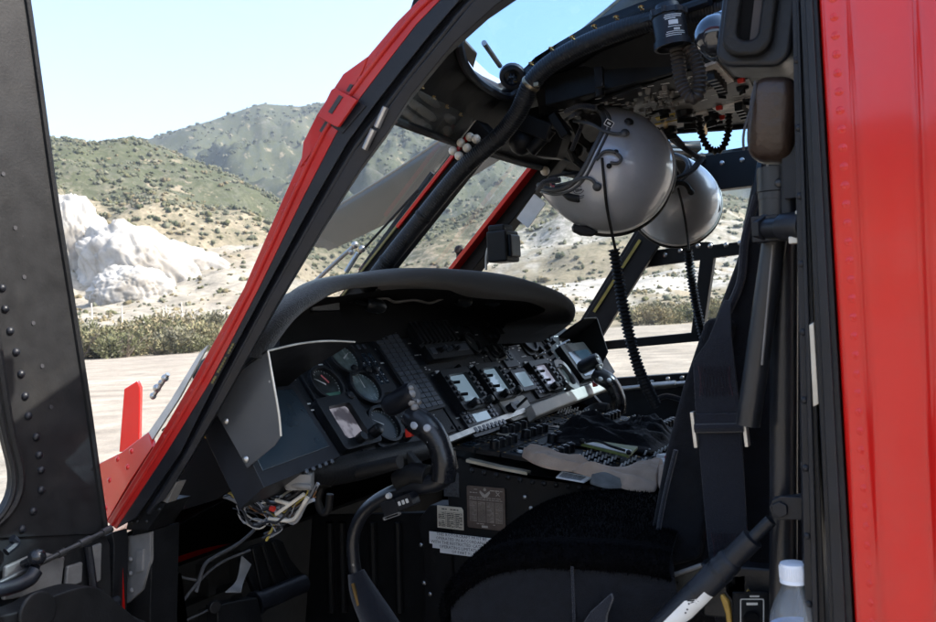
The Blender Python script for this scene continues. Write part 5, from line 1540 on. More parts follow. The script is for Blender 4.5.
# bucket side rail with worn paint
mb = MB(); mb.strip([oY(*q, 1.19) for q in ((598, 602), (650, 584), (700, 566))], [oY(*q, 1.19) for q in ((612, 622), (660, 606), (716, 590))], (0, .02, 0)); 
seatpart('bucket_rail', mb, [mat('worn olive bucket', (.035, .034, .028), .5, var=.3, dirt=(.16, .09, .05, .7), dscale=22)], .001)
mb = MB(); mb.tube([oY(*q, 1.185) for q in ((600, 600), (650, 583), (702, 565))], .0032, 8); seatpart('rail_edge', mb, [GREYP])
# seat support tubes
yT = 1.12
def T(px, py, y=yT): return oY(px, py, y)
mb = MB(); mb.cyl(T(776, 168), T(777, 232), .0205, 20); mb.lathe([(.0225, 0), (.0225, .028), (.0205, .03)], T(776, 168), T(777, 232) - T(776, 168), 20); mb.lathe([(.0215, -.004), (.0215, .004)], T(776.5, 196), T(777, 232) - T(776, 168), 20)
mb.dome(T(779, 183, yT - .021), (0, -1, 0), .006, .003, 10)
mb.cyl(T(776, 228), T(748, 425), .0145, 18); mb.cyl(T(784, 226, 1.15), T(783, 680, 1.15), .0165, 18); mb.cyl(T(811, 400, 1.05), T(816, 680, 1.05), .012, 16)
st = seatpart('support_tube', mb, [SATIN])
mb = MB(); mb.tube([T(773, 245, yT - .014), T(768, 300, yT - .014), T(762, 365, yT - .013)], .0016, 5, 0, 4); mb.build('tube_line', [mat('pale tube line', (.16, .15, .14), .6)], SE)  # thin pale line down the slanted tube
mb = MB(); c0, c1 = T(762, 229, 1.09), T(800, 226, 1.05); mb.cyl(c0, c1, .012, 16); mb.lathe([(.0165, 0), (.0165, .010)], c0, c1 - c0, 6); mb.lathe([(.016, 0), (.016, .03), (.014, .034)], c0.lerp(c1, .58), c1 - c0, 18); mb.box(c0.lerp(c1, .1) + Vector((0, .01, 0)), (.03, .03, .03)); mb.build('clamp_bolt', [NAVY], SE, .001)
mb = MB(); mb.box(T(803, 227, 1.05), (.012, .02, .036)); mb.box(T(797, 240, 1.05), (.016, .015, .008)); mb.build('clamp_plate', [EDGE], SE, .001)
# strut with label, and its bracket
yD = 1.10
d0, d1 = T(771, 520, yD), T(656, 634, yD); da = (d1 - d0).normalized()
mb = MB(); mb.lathe([(.0075, 0), (.0075, .03), (.0135, .032), (.0135, .068), (.0155, .070), (.0165, .075), (.0155, .082), (.0165, .084), (.0165, .34), (.013, .345)], d0, da, 22)
for a in (.088, .092, .130): mb.lathe([(.0168, 0), (.0168, .003)], d0 + da * a, da, 22)
sr = seatpart('gas_strut', mb, [NAVY])
mb = MB(); s_ = -FW; s_ = (s_ - da * s_.dot(da)).normalized(); sx = da.cross(s_)
def onstrut(v, a, rr=.0169): return d0 + da * v + (s_ * math.cos(a) + sx * math.sin(a)) * rr
rows = []
for v in np.linspace(.118, .185, 6):
    w0_, w1_ = -.55, .55 if v > .145 else .15
    rows.append([onstrut(v, a) for a in np.linspace(-.75 + (0 if v < .17 else .25), .15 if v < .135 else .65, 8)])
mb.sheet(rows, 0)
mb.sheet([[onstrut(v, a) for a in np.linspace(.5, .65, 3)] for v in np.linspace(.185, .205, 3)], 0)
for v, a in ((.150, .1), (.155, .02), (.143, .3)): mb.dome(onstrut(v, a, .0168), s_, .0013, .0008, 8, 1)
mb.build('strut_label', [WHITE, INK], SE)
mb = MB(); mb.poly([T(*q, yD - .012) for q in ((769, 508), (772, 500), (780, 496), (802, 497), (820, 498), (822, 516), (800, 520), (780, 520), (772, 516))], (0, .006, 0)); mb.poly([T(*q, yD + .014) for q in ((769, 506), (774, 497), (800, 494), (824, 496), (824, 514), (800, 518), (776, 517))], (0, .006, 0))
mb.lathe([(.0085, -.002), (.0085, .030)], T(780, 509, yD - .012), (0, 1, 0), 6); mb.lathe([(.010, -.004), (.010, .0)], T(780, 509, yD - .012), (0, 1, 0), 6); mb.lathe([(.0065, -.003), (.0065, .0)], T(818, 511, yD - .012), (0, 1, 0), 12)
seatpart('strut_bracket', mb, [NAVY], .0015)
# small control plate low beside the seat
mb = MB(frame(T(756, 612, 1.16), RT, UP)); mb.rbox(-.028, .016, -.04, .024, -.006, 0, .002, 0); mb.ring(rrect(-.020, .010, -.035, .017, .002), rrect(-.0188, .0088, -.034, .0158, .0018), 0, .0006, 1); mb.lathe([(.010, 0), (.009, .006)], (-.006, -.008, 0), (0, 0, 1), 14, 2); mb.rbox(-.008, .004, .019, .021, 0, .0005, .0004, 1); mb.rbox(-.012, .002, .009, .012, 0, .0005, .0004, 1)
seatpart('control_plate', mb, [PANEL2, SILK, DUCT])
mb = MB(); mb.box(T(742, 590, 1.2), (.10, .03, .07)); seatpart('control_box', mb, [PANEL2], .004)
# brown leather headrest
mb = MB(); hc = T(776, 122, 1.10); HM2 = frame(hc, T(798, 122, 1.10) - T(752, 122, 1.10), T(776, 82, 1.10) - T(778, 165, 1.10)); mb.T = HM2
hw, hh2 = (T(798, 122, 1.10) - T(752, 122, 1.10)).length / 2 * 1.08, (T(776, 82, 1.10) - T(776, 164, 1.10)).length / 2
rows = []
for i in range(21):
    ph = -math.pi / 2 + math.pi * i / 20; row = []
    for k in range(32):
        th = 2 * math.pi * k / 32
        def se(c, e): return math.copysign(abs(c) ** e, c)
        row.append((hw * se(math.cos(ph), .55) * se(math.cos(th), .55) * (1 - .06 * math.sin(ph)), hh2 * se(math.sin(ph), .55), .045 * se(math.cos(ph), .55) * se(math.sin(th), .55) + .006 * math.sin(ph * 2)))
    rows.append(row + [row[0]])
mb.sheet(rows, 0)
hr = mb.build('headrest', [LEATHER], SE)
mb = MB(HM2); mb.tube([(-hw * .80 + .004 * math.sin(t * 3), hh2 * t, .046 - .006 * t * t) for t in np.linspace(-.82, .82, 12)], .0016, 6); mb.tube([(-hw * .70, hh2 * t, .047 - .006 * t * t) for t in np.linspace(-.82, .82, 12)], .0012, 6)
mb.build('headrest_seam', [INK], SE)
mb = MB(); mb.cyl(T(788, 160, 1.10), T(790, 240, 1.10), .009, 12); mb.box(T(793, 168, 1.09), (.02, .02, .07)); seatpart('headrest_post', mb, [NAVY])

# ================================================================== cyclic sticks
def cyclic(G, y, near=True):
    """G maps photo-measured outline points to the stick's own plane"""
    root = empty('cyclic_stick', tuple(G(385, 640))); put(root, H)
    mb = MB(); pth = [G(447, 474), G(436, 482), G(412, 487), G(386, 496), G(366, 510), G(355, 530), G(353, 552), G(358, 580), G(372, 606), G(392, 640)]
    mb.tube(pth, [.018, .018, .0165, .0145, .013, .0125, .0125, .0125, .016, .022], 16, 0, 6)
    mb.build('stick_tube', [SATIN], root)
    mb = MB(); mb.tube([G(356, 572), G(364, 594), G(384, 632), G(396, 660)], [.017, .027, .036, .045], 14, 0, 5); bt = mb.build('boot', [WEB], root)
    mb = MB(); mb.box(G(364, 592) + Vector((0, -.026, 0)), (.006, .004, .05), Matrix.Rotation(-.25, 3, 'Y')); mb.build('zip', [BRASS], root)
    mb = MB(); mb.tube([G(443, 480), G(444, 464), G(441, 450), G(436, 438), G(428, 428), G(416, 420), G(408, 415)], [.0235, .0235, .0225, .0225, .0255, .026, .020], 16, 0, 6)
    mb.poly([G(446, 480) + Vector((0, .02, 0)), G(453, 470) + Vector((0, .02, 0)), G(450, 452) + Vector((0, .02, 0)), G(440, 470) + Vector((0, .02, 0))], (0, -.03, 0), 0)
    gp = mb.build('grip', [mat('glossy black grip', (.012, .013, .016), .28)], root)
    mb = MB(); a, b = G(386, 408), G(414, 392); mb.tube([a, a.lerp(b, .15), a.lerp(b, .8), b], [.014, .0215, .0225, .020], 16, 0, 4); mb.build('grip_head', [NAVY], root)
    mb = MB()
    for px, py, r in ((411, 394, .010), (412, 401, .009), (415, 407, .008), (411, 388, .006)): mb.ball(G(px, py) + Vector((.004, -.008, 0)), r, 10)
    mb.cyl(G(414, 400), G(420, 403), .005); mb.build('thumb_switch', [mat('aged button', (.22, .21, .20), .4, var=.3)], root)
    mb = MB(); mb.lathe([(.008, 0), (.0075, .005), (.004, .0065)], G(421, 424) + Vector((0, -.022, 0)), (.3, -1, .5), 14); mb.lathe([(.0075, 0), (.007, .005), (.004, .0065)], G(433, 427) + Vector((0, -.02, 0)), (.3, -1, .5), 14); mb.build('grip_button', [mat('pale button', (.35, .36, .38), .35)], root)
    mb = MB(); mb.poly([G(404, 428), G(412, 434), G(411, 437), G(405, 438)], (0, .016, 0)); mb.build('trigger', [REDSW], root, .003)
    mb = MB(); mb.poly([G(431, 433) + Vector((0, -.021, 0)), G(434, 440) + Vector((0, -.021, 0)), G(433, 441) + Vector((0, -.021, 0)), G(429.5, 434) + Vector((0, -.021, 0))], (0, .003, 0)); mb.poly([G(438, 434) + Vector((0, -.020, 0)), G(442, 443) + Vector((0, -.020, 0)), G(441, 444) + Vector((0, -.020, 0)), G(437, 435) + Vector((0, -.020, 0))], (0, .003, 0)); mb.build('grip_label', [SILK], root)
    mb = MB(); mb.poly([G(406, 451), G(413, 460), G(424, 472), G(418, 480), G(408, 470)], (0, .02, 0)); mb.tube([G(398, 482), G(414, 474), G(428, 476)], .021, 14, 0, 4); mb.build('grip_collar', [RUBBER], root, .002)
    mb = MB(); Mg = frame(G(403, 503) + Vector((0, -.03, 0)), G(424, 494) - G(388, 507), G(400, 490) - G(406, 508)); mb.T = Mg
    mb.rbox(-.026, .008, -.014, .014, -.02, .004, .003, 0); mb.rbox(.010, .045, -.010, .014, -.02, .006, .003, 0)
    for k in range(3): mb.rbox(.014 + k * .009, .020 + k * .009, -.002, .006, .006, .0068, .001, 1)
    mb.ring(rrect(-.030, .010, -.018, -.012, .002), rrect(-.026, .006, -.0165, -.0135, .001), 0, .006, 2); mb.lathe([(.006, 0), (.005, .008)], (-.002, .022, 0), (0, 0, 1), 10, 1); mb.build('stick_switch_box', [NAVY, SILK, GREYP], root, .001)
    return root
g0 = lambda px, py: oY(px, py, 1.44)
cyclic(g0, 1.44)
# far stick: same grip shape measured from the near one, set before the far seat
base_n = oY(440, 460, 1.44); base_f = oY(616, 400, 2.62)
cyclic(lambda px, py: base_f + (oY(px, py, 1.44) - base_n) * 1.0, 2.62)

# ================================================================== near cockpit door, swung open ahead of the pillar
XD = -1.20
def D_(px, py, x=XD): return oX(px, py, x)
R_E = [(14, -60), (25, -2), (37, 82), (52, 190), (68, 290), (84, 392), (95, 470), (104, 534)]
L_E = [(-62, -60), (-52, -2), (-42, 82), (-28, 190), (-12, 300), (2, 400), (10, 440), (17, 470), (16, 492), (6, 512), (-14, 530), (-40, 540)]
DR = empty('cockpit_door', tuple(D_(40, 640))); put(DR, H)
mb = MB()
e = catmull([D_(*q) for q in R_E], 4); f = catmull([D_(*q) for q in L_E], 4)
f2 = [Vector([np.interp(t, np.linspace(0, 1, len(f)), [p[i] for p in f]) for i in range(3)]) for t in np.linspace(0, 1, len(e))]
mb.strip(e, f2, (-.025, 0, 0), 0)
low = [D_(-400, 536), D_(-40, 540), D_(16, 516), D_(60, 506), D_(101, 520), D_(112, 545), D_(118, 720), D_(-400, 720)]
mb.poly([p + Vector((-.004, 0, 0)) for p in low], (-.02, 0, 0), 0)
mb.strip([D_(-52, -60), D_(-420, -60)], [D_(-52, -200), D_(-420, -200)], (-.02, 0, 0), 0)
mb.strip([D_(-380, -60), D_(-380, 560)], [D_(-460, -60), D_(-460, 560)], (-.02, 0, 0), 0)
mb.build('door_frame', [DOORGR], DR, .002)
mb = MB(); mb.tube([p + Vector((.006, 0, 0)) for p in f], .007, 8); mb.tube([p + Vector((.012, -.014, 0)) for p in f], .004, 8); mb.build('window_seal', [RUBBER], DR)
mb = MB(); mb.tube([p + Vector((.0, .003, 0)) for p in e], .0055, 8); mb.build('door_edge', [BLACK], DR)
mb = MB(); mb.add([D_(*q, XD - .012) for q in ((-420, -60), (-52, -60), (-28, 190), (2, 400), (17, 470), (10, 508), (-40, 540), (-420, 540))], [list(range(8))]); mb.build('door_window', [GLS], DR)
mb = MB()
for px, py in ((2, 288), (5, 309), (10, 331), (16, 352), (21, 374), (25, 396), (28, 416), (36, 437), (39, 455), (41, 470), (41, 490), (33, 511), (22, 529)):
    mb.dome(D_(px, py, XD + .0), (1, 0, 0), .0062, .005, 12)
mb.build('rivet', [NAVY], DR)
mb = MB()
for px, py in ((3, 174), (15, 228), (24, 277), (33, 323), (42, 366), (51, 407)): mb.lathe([(.0032, 0), (.0032, .0012)], D_(px, py, XD), (1, 0, 0), 10)
mb.build('dark_plug', [INK], DR)
# lower lining with raised pads, rod, knob
mb = MB()
for q in (((2, 566), (36, 551), (62, 556), (58, 590), (0, 600)), ((64, 566), (80, 561), (79, 582), (62, 588)), ((89, 546), (99, 542), (98, 580), (90, 584))):
    mb.poly([D_(a, b, XD + .004) for a, b in q], (.008, 0, 0), 0)
mb.build('lining_pad', [GREYP], DR, .003)
mb = MB(); ra_, rb2 = D_(-60, 612, XD + .035), D_(108, 530, XD + .02)
mb.cyl(ra_, rb2, .0040, 14); mb.lathe([(.0062, 0), (.0062, .02)], ra_.lerp(rb2, .80), rb2 - ra_, 14); mb.lathe([(.006, -.012), (.006, .006)], rb2, rb2 - ra_, 14); mb.lathe([(.0058, 0), (.0058, .012)], ra_.lerp(rb2, .66), rb2 - ra_, 14)
mb.build('door_rod', [mat('dull dark metal rod', (.07, .07, .07), .4, metal=.6)], DR)
mb = MB(); kb = D_(37, 557, XD + .05); mb.ball(kb, .0125, 16); mb.cyl(kb, kb + Vector((-.03, 0, -.012)), .006); mb.lathe([(.008, 0), (.006, .008)], kb + Vector((-.006, .0, -.012)), (0, 0, -1), 12); mb.build('knob', [mat('glossy black knob', (.012, .013, .016), .2)], DR)
mb = MB(); mb.tube([D_(-20, 592, XD + .05), D_(8, 588, XD + .05), D_(28, 580, XD + .05), D_(36, 570, XD + .05)], .010, 10, 0, 5); mb.tube([D_(6, 552, XD + .02), D_(16, 543, XD + .02), D_(12, 538, XD + .02)], .006, 8, 0, 4); mb.build('door_handle', [NAVY], DR)
mb = MB(); mp = catmull([D_(*q, XD + .06) for q in ((-60, 618), (0, 606), (30, 592), (64, 583), (84, 590), (110, 612), (132, 628), (140, 690), (-60, 700))], 4)
mb.poly(mp, (.05, 0, 0), 0); mb.lathe([(.028, 0), (.028, .006), (.02, .007)], D_(36, 612, XD + .11), (1, 0, 0), 20); mb.build('map_case', [BLACK], DR, .01)
mb = MB(); mb.tube([D_(88, 546, XD + .01), D_(92, 575, XD + .01), D_(96, 610, XD + .01)], .006, 8, 0, 4); mb.ball(D_(97, 596, XD + .03), .012, 10); mb.cyl(D_(102, 606, XD + .04), D_(118, 600, XD + .04), .007); mb.build('hinge_pin', [NAVY], DR)

# ================================================================== far cockpit door and side
YF = 3.15
def Fd(px, py, y=YF): return oY(px, py, y)
FD = empty('cockpit_door', tuple(Fd(660, 560))); put(FD, H)
mb = MB()
def fbar(*q, d=.04, y=YF): mb.poly([Fd(a, b, y) for a, b in q], (0, d, 0), 0)
fbar((655, 166), (700, 156), (800, 142), (800, 180), (718, 190), (690, 196), (655, 205), d=.06)
fbar((632, 258), (646, 251), (692, 246), (694, 242), (710, 242), (711, 245), (800, 235), (800, 246), (648, 267), (628, 272))
fbar((700, 258), (714, 256), (702, 338), (690, 340))
fbar((596, 343), (606, 341), (800, 322), (800, 332), (604, 350), (594, 353))
fbar((560, 384), (604, 379), (800, 365), (800, 372), (600, 388), (560, 394), d=.05)
fbar((556, 392), (800, 371), (800, 700), (540, 700), d=.03, y=YF + .01)
mb.build('door_frame', [BLACK], FD, .003)
mb = MB()
for px, py in ((665, 255), (680, 251), (698, 246), (710, 246), (726, 245), (740, 243), (640, 383), (668, 379), (682, 378), (652, 382), (722, 163), (742, 160), (700, 170)): mb.dome(Fd(px, py, YF - .002), (0, -1, 0), .009, .005, 10)
mb.build('door_rivet', [STEEL], FD)
mb = MB(); mb.add([Fd(*q, YF + .02) for q in ((630, 200), (800, 170), (800, 240), (632, 262))], [[0, 1, 2, 3]]); mb.add([Fd(*q, YF + .02) for q in ((628, 268), (800, 240), (800, 325), (600, 345))], [[0, 1, 2, 3]]); mb.add([Fd(*q, YF + .022) for q in ((598, 349), (800, 330), (800, 368), (590, 384))], [[0, 1, 2, 3]])
mb.build('door_window', [GLS], FD)
mb = MB(); mb.cyl(Fd(597, 391, YF - .06), Fd(700, 382, YF - .06), .009, 12); mb.cyl(Fd(640, 387, YF - .06), Fd(676, 384, YF - .06), .0125, 12); mb.build('door_rod', [STEEL], FD)
mb = MB(); mb.tube([Fd(655, 400, YF - .05), Fd(668, 396, YF - .05), Fd(690, 402, YF - .05), Fd(720, 405, YF - .05)], .010, 8, 0, 4); mb.build('grab_strap', [WEB], FD)
mb = MB(); mb.strip([Fd(700, 266, YF + .12), Fd(692, 336, YF + .12)], [Fd(703, 266, YF + .12), Fd(695, 336, YF + .12)], (0, .01, 0)); mb.build('red_edge', [RED], FD)
mb = MB(); mb.tube([Fd(766, 150, 2.9), Fd(757, 190, 2.9), Fd(748, 230, 2.9)], .018, 8, 0, 4); mb.build('far_seat_tube', [SATIN], H)
# far seat, mostly hidden: cushion and back
mb = MB(); mb.box((-.50, 2.84, 1.18), (.42, .44, .12)); mb.box((-.20, 2.84, 1.45), (.10, .42, .62), Matrix.Rotation(.18, 3, 'Y')); mb.build('seat', [SEATC], H, .03)

# ================================================================== foot well: pedals, wires, tubes
PD = empty('pedal', tuple(oX(270, 620, -1.3))); put(PD, H)
XP = -1.28
def Q(px, py, x=XP): return oX(px, py, x)
mb = MB(); mb.poly([Q(*q) for q in ((236, 558), (248, 546), (272, 538), (279, 541), (286, 558), (302, 578), (300, 585), (262, 600), (250, 590))], (.012, 0, 0), 0)
for a, b in (((252, 548), (262, 594)), ((262, 544), (276, 588)), ((272, 541), (290, 582))): mb.tube([Q(*a, XP + .016), Q(*b, XP + .016)], .005, 8)
mb.build('pedal_plate', [BLACK], PD, .003)
mb = MB(); mb.cyl(Q(254, 604, XP + .03), Q(303, 583, XP + .03), .020, 16); mb.lathe([(.024, 0), (.024, .012)], Q(254, 604, XP + .03), Q(303, 583, XP + .03) - Q(254, 604, XP + .03), 16); mb.build('pedal_bar', [NAVY], PD)
mb = MB(); mb.poly([Q(*q, XP + .04) for q in ((205, 604), (220, 600), (246, 596), (252, 622), (222, 640), (206, 622))], (.03, 0, 0), 0); mb.lathe([(.012, 0), (.012, .012)], Q(213, 606, XP + .07), (1, -.4, 0), 12); mb.tube([Q(240, 602, XP + .05), Q(256, 640, XP + .05)], .014, 10); mb.build('pedal_arm', [BLACK], PD, .003)
mb = MB(); k = [Q(a, b, -1.2) for a, b in ((152, 582), (176, 574), (182, 620), (184, 690), (156, 690))]
mb.poly(k, (0, .012, 0), 0); mb.poly([Q(a, b, -1.19) for a, b in ((159, 588), (172, 583), (175, 620), (162, 624))], (0, .01, 0), 1); mb.build('side_panel', [NAVY, DUCT], H, .003)
mb = MB(); 
for pth, r in ((((165, 540), (172, 562), (180, 576), (196, 580)), .0022), (((196, 592), (204, 566), (216, 556), (236, 545), (252, 532), (262, 520)), .0035), (((182, 602), (200, 580), (222, 562), (250, 550)), .0026), (((182, 622), (204, 612), (214, 606)), .002)):
    mb.tube([Q(a, b, -1.22) for a, b in pth], r, 8, 0, 5)
mb.build('cable', [mat('grey cable', (.07, .07, .073), .5)], H)
mb = MB()
for i in range(9):
    a = Q(242 + i * 1.1, 556 + i, -1.25); mb.tube([a, Q(237 + i * .8, 580, -1.24), Q(226 + i * 1.8, 592, -1.22)], .0015, 5, 0, 4)
mb.build('cable_fan', [mat('pale grey wires', (.22, .22, .22), .6)], H)
WB = empty('wire_bundle', tuple(oY(270, 505, 1.2))); put(WB, H)
rg = np.random.RandomState(8)
base = [[(216, 492), (230, 494), (246, 502), (262, 508), (276, 514), (290, 512), (305, 500), (316, 488)], [(228, 486), (240, 496), (256, 506), (270, 516), (276, 526), (270, 536)], [(247, 478), (253, 492), (262, 504), (276, 508), (284, 500)], [(262, 482), (262, 492), (272, 502), (290, 496), (302, 488)], [(240, 510), (250, 520), (262, 524), (278, 520), (292, 508)], [(276, 514), (288, 518), (300, 506), (310, 494)]]
cl = [WIRE, mat('black wire', (.015, .015, .017), .4), mat('brown wire', (.20, .09, .03), .5), mat('grey wire', (.25, .26, .28), .5), mat('yellow wire', (.45, .36, .08), .5)]
for j, b in enumerate(base * 7):
    o = [(x + rg.uniform(-8, 6), y + rg.uniform(-7, 6)) for x, y in b]; yy = 1.20 + rg.uniform(-.03, .03)
    mb = MB(); r = rg.choice([.0010, .0014, .0022, .0035]); mb.tube([oY(x, y, yy) for x, y in o], r, 7, 0, 6); mb.build('wire', [cl[(1, 3, 1, 0, 1, 2, 3, 1, 0, 1, 3, 1, 4)[j % 13]]], WB)
mb = MB(); mb.tube([oY(276, 500, 1.17), oY(290, 504, 1.17)], .0035, 10); mb.tube([oY(276, 514, 1.17), oY(290, 504, 1.17), oY(304, 494, 1.17)], .0032, 10); mb.build('white_connector', [WIRE], WB)
mb = MB(); mb.cyl(oY(271, 508, 1.165), oY(274, 509, 1.165), .005, 10); mb.build('red_collar', [REDSW], WB)
mb = MB(frame(oY(299, 483, 1.16), RT, UP)); mb.rbox(-.022, .020, -.012, .014, -.03, 0, .002); mb.cyl((-.03, -.004, -.01), (.022, -.006, .006), .005); mb.build('relay_box', [GREYP], PAN, .001)
mb = MB()
for pth, r in ((((302, 496), (318, 484), (330, 480)), .013), (((322, 486), (318, 500), (322, 512), (328, 510), (330, 494)), .007), (((250, 472), (256, 486), (262, 492)), .006), (((330, 478), (346, 474), (400, 462)), .012)): mb.tube([oY(a, b, 1.32) for a, b in pth], r, 10, 0, 5)
mb.build('harness_conduit', [RUBBER], PAN)
mb = MB(); mb.poly([oY(px, py, 1.16) for px, py in ((272, 322), (262, 332), (220, 402), (182, 462), (160, 505), (175, 512), (215, 500), (248, 478), (250, 440), (258, 390), (266, 352), (276, 330))], (0, .01, 0)); mb.build('side_lining', [DUCT], H)
mb = MB(); mb.tube([oY(206, 436, 1.13), oY(214, 428, 1.13), oY(226, 423, 1.13)], .006, 8, 0, 4); mb.build('yellow_pipe', [YEL], H)
# ================================================================== rotor blade drooping ahead of the nose
hub = Vector((1.6, 2.12, 3.72)); T0 = oD(312, 240, 8.0)
axb = (hub - T0); Lb = axb.length; axb.normalize(); cv = axb.cross(FW).normalized()
if cv.dot(UP) < 0: cv = -cv
nb = axb.cross(cv).normalized()
secs = []
for i in range(31):
    s = Lb * i / 30; w2 = .150; c = T0 + axb * s + Vector((0, 0, -.25 * math.sin(math.pi * i / 30)))
    ch = []
    for k in range(16):
        a = 2 * math.pi * k / 16; ch.append(c + cv * (w2 * math.cos(a)) + nb * (.028 * math.sin(a) * (1 + .5 * math.cos(a))))
    if i == 0: ch = [p + axb * (.22 if (p - c).dot(cv) < -.1 else 0) for p in ch]
    secs.append(ch + [ch[0]])
mb = MB(); mb.sheet(secs, 0); mb.add(secs[0][:16], [list(range(16))]); mb.build('rotor_blade', [BLADE], H, sharp=60)
mb = MB(); mb.tube([s[0] for s in secs[:-2]], .012, 8); mb.tube([s[0] - cv * .04 + nb * .012 for s in secs[:-2]], .004, 6); mb.build('blade_edge', [BLADEE], H)
mb = MB(); mb.lathe([(.25, -.5), (.35, 0), (.45, .1), (.2, .25)], hub, (0, 0, 1), 20); mb.build('rotor_hub', [BLADE], H)

# ================================================================== hanging helmets
GREYT = mat('grey rubber trim', (.055, .058, .062), .5)
PADM = mat('dark helmet lining', (.02, .02, .022), .85, bump=.5, bscale=120)
WEDGE = mat('off white shell edge', (.62, .60, .56), .5)
def helmet(c, Rr, o, X, label, full=True):
    o = o.normalized(); X = (X - o * X.dot(o)).normalized(); Yd = o.cross(X)
    if Yd.dot(FW) > 0: Yd = -Yd
    root = empty('flight_helmet', tuple(c)); tag(root, label, 'helmet', 'flight helmets hanging from the overhead console')
    def pt(phi, th, k=1.0):
        g = max(0, math.degrees(phi) - 78) / 60
        r = Rr * k * (1 + .17 * g * g + .03 * math.cos(2 * th) * math.sin(phi) - .05 * abs(math.sin(th)) * min(1, g * 2))
        return c - o * (r * math.cos(phi)) + (X * math.cos(th) + Yd * math.sin(th)) * (r * math.sin(phi))
    def pmax(th):
        b = 121 + 19 * math.cos(2 * th) + 5 * math.cos(4 * th)
        return R(b)
    n, m = 72, 30
    mb = MB(); rows = [[pt(pmax(2 * math.pi * k / n) * (i / m) ** .9, 2 * math.pi * k / n) for k in range(n + 1)] for i in range(m + 1)]
    mb.sheet(rows, 0); sh = mb.build('shell', [HELM], root, sharp=85)
    so = sh.modifiers.new('skin', 'SOLIDIFY'); so.thickness = .004; so.offset = -1
    mb = MB(); rows = [[pt(pmax(2 * math.pi * k / n) * (i / m) * .985, 2 * math.pi * k / n, .90) for k in range(n + 1)] for i in range(2, m + 1)]
    mb.sheet(rows, 0); mb.build('lining', [PADM], root)
    mb = MB(); edge_ = [pt(pmax(2 * math.pi * k / 96), 2 * math.pi * k / 96, .99) for k in range(97)]
    mb.tube(edge_, .0058, 8, 0); tr = mb.build('edge_roll', [GREYT], root)
    mb = MB(); ed2 = [pt(pmax(2 * math.pi * k / 96) - R(5.5), 2 * math.pi * k / 96, 1.004) for k in range(97)]
    mb.tube(ed2, .0032, 6, 0); mb.build('edge_welt', [GREYT], root)
    # visor housing: raised second shell over the crown with a pale lower edge
    mb = MB(); hs_ = []
    for i in range(22):
        row = []
        for k in range(41):
            th = R(100) + R(160) * k / 40 + math.pi * .0; row.append(pt(R(8) + R(112) * i / 21, th - R(0), 1.028))
        hs_.append(row)
    # thin seam ring across the dome
    def seam(frac, rad, m_, nm, k_=1.004, span=(0, 360)):
        q = []
        for j in range(61):
            a = R(span[0] + (span[1] - span[0]) * j / 60)
            # a great-circle like ring tilted toward the back
            d = (X * math.cos(a) + o * math.sin(a)) * math.sqrt(max(0, 1 - frac * frac)) + Yd * frac
            phi = math.acos(max(-1, min(1, -d.dot(o)))); th = math.atan2(d.dot(Yd), d.dot(X)); q.append(pt(phi, th, k_))
        mb = MB(); mb.tube(q, rad, 8, 0); return mb.build(nm, [m_], root)
    seam(.07, .003, WEDGE, 'shell_edge', 1.008, (175, 335))
    seam(-.07, .006, RUBBER, 'back_roll', 1.012, (170, 340))
    # pieces on the near side
    def on(px, py, k=1.0):
        d = ray(px, py).normalized(); oc = c - CAM; b = oc.dot(d); rr = Rr * 1.02 * k; disc = b * b - oc.dot(oc) + rr * rr
        if disc < 0: return CAM + d * b
        return CAM + d * (b - math.sqrt(disc))
    return root, on
def nrm(c, p): return (p - c).normalized()
c1 = oD(611, 172, 1.93)
o1 = RT * -.86 + UP * .42 + FW * .20; X1 = RT * .48 + UP * .88
h1, on1 = helmet(c1, .129, o1, X1, 'larger silver grey flight helmet, hanging in front of the other one')
mb = MB()
for pth in (((574, 121), (590, 124), (604, 131), (616, 134), (625, 133)), ((556, 186), (572, 182), (584, 178), (592, 180), (597, 187)), ((596, 160), (604, 152), (614, 152), (621, 158), (618, 163), (610, 163))):
    mb.tube([on1(*q, .995) for q in pth], .0036, 8, 0, 5)
for q in ((625, 133), (597, 187)): mb.dome(on1(*q), nrm(c1, on1(*q)), .0095, .006, 14)
mb.build('earcup_slot', [GREYT], h1)
mb = MB()
for q in ((616, 152), (609, 166)): mb.dome(on1(*q), nrm(c1, on1(*q)), .0055, .003, 12)
mb.dome(on1(629, 122), nrm(c1, on1(629, 122)), .010, .007, 12); mb.build('snap', [RUBBER], h1)
p = on1(609, 124); mb = MB(frame(p + nrm(c1, p) * .001, RT * .85 - UP * .5, UP * .85 + RT * .5)); mb.ring(rrect(-.009, .009, -.007, .007, .002), rrect(-.0075, .0075, -.0055, .0055, .0015), -.001, .0012, 0); mb.rbox(-.0075, .0075, -.0055, .0055, -.001, .0006, .001, 1); mb.rbox(-.004, .004, -.002, .002, .0006, .0009, .0005, 0); mb.build('badge', [WHITE, RUBBER], h1)
p = on1(579, 190); mb = MB(frame(p + nrm(c1, p) * .0012, RT * .97 + UP * .25, UP * .97 - RT * .25)); mb.ring(oval(0, 0, .011, .008), oval(0, 0, .0098, .0068), -.001, .0004, 0); 
for k in range(4): mb.rbox(-.007 + .002 * k, -.0055 + .002 * k, -.003, .003, -.001, .0004, .0004, 0)
mb.rbox(.001, .007, -.002, .001, -.001, .0004, .0004, 0); mb.rbox(-.008, .008, -.014, -.0125, -.001, .0004, .0004, 0); mb.rbox(-.006, .006, -.0175, -.016, -.001, .0004, .0004, 0); mb.build('printed_emblem', [INK], h1)
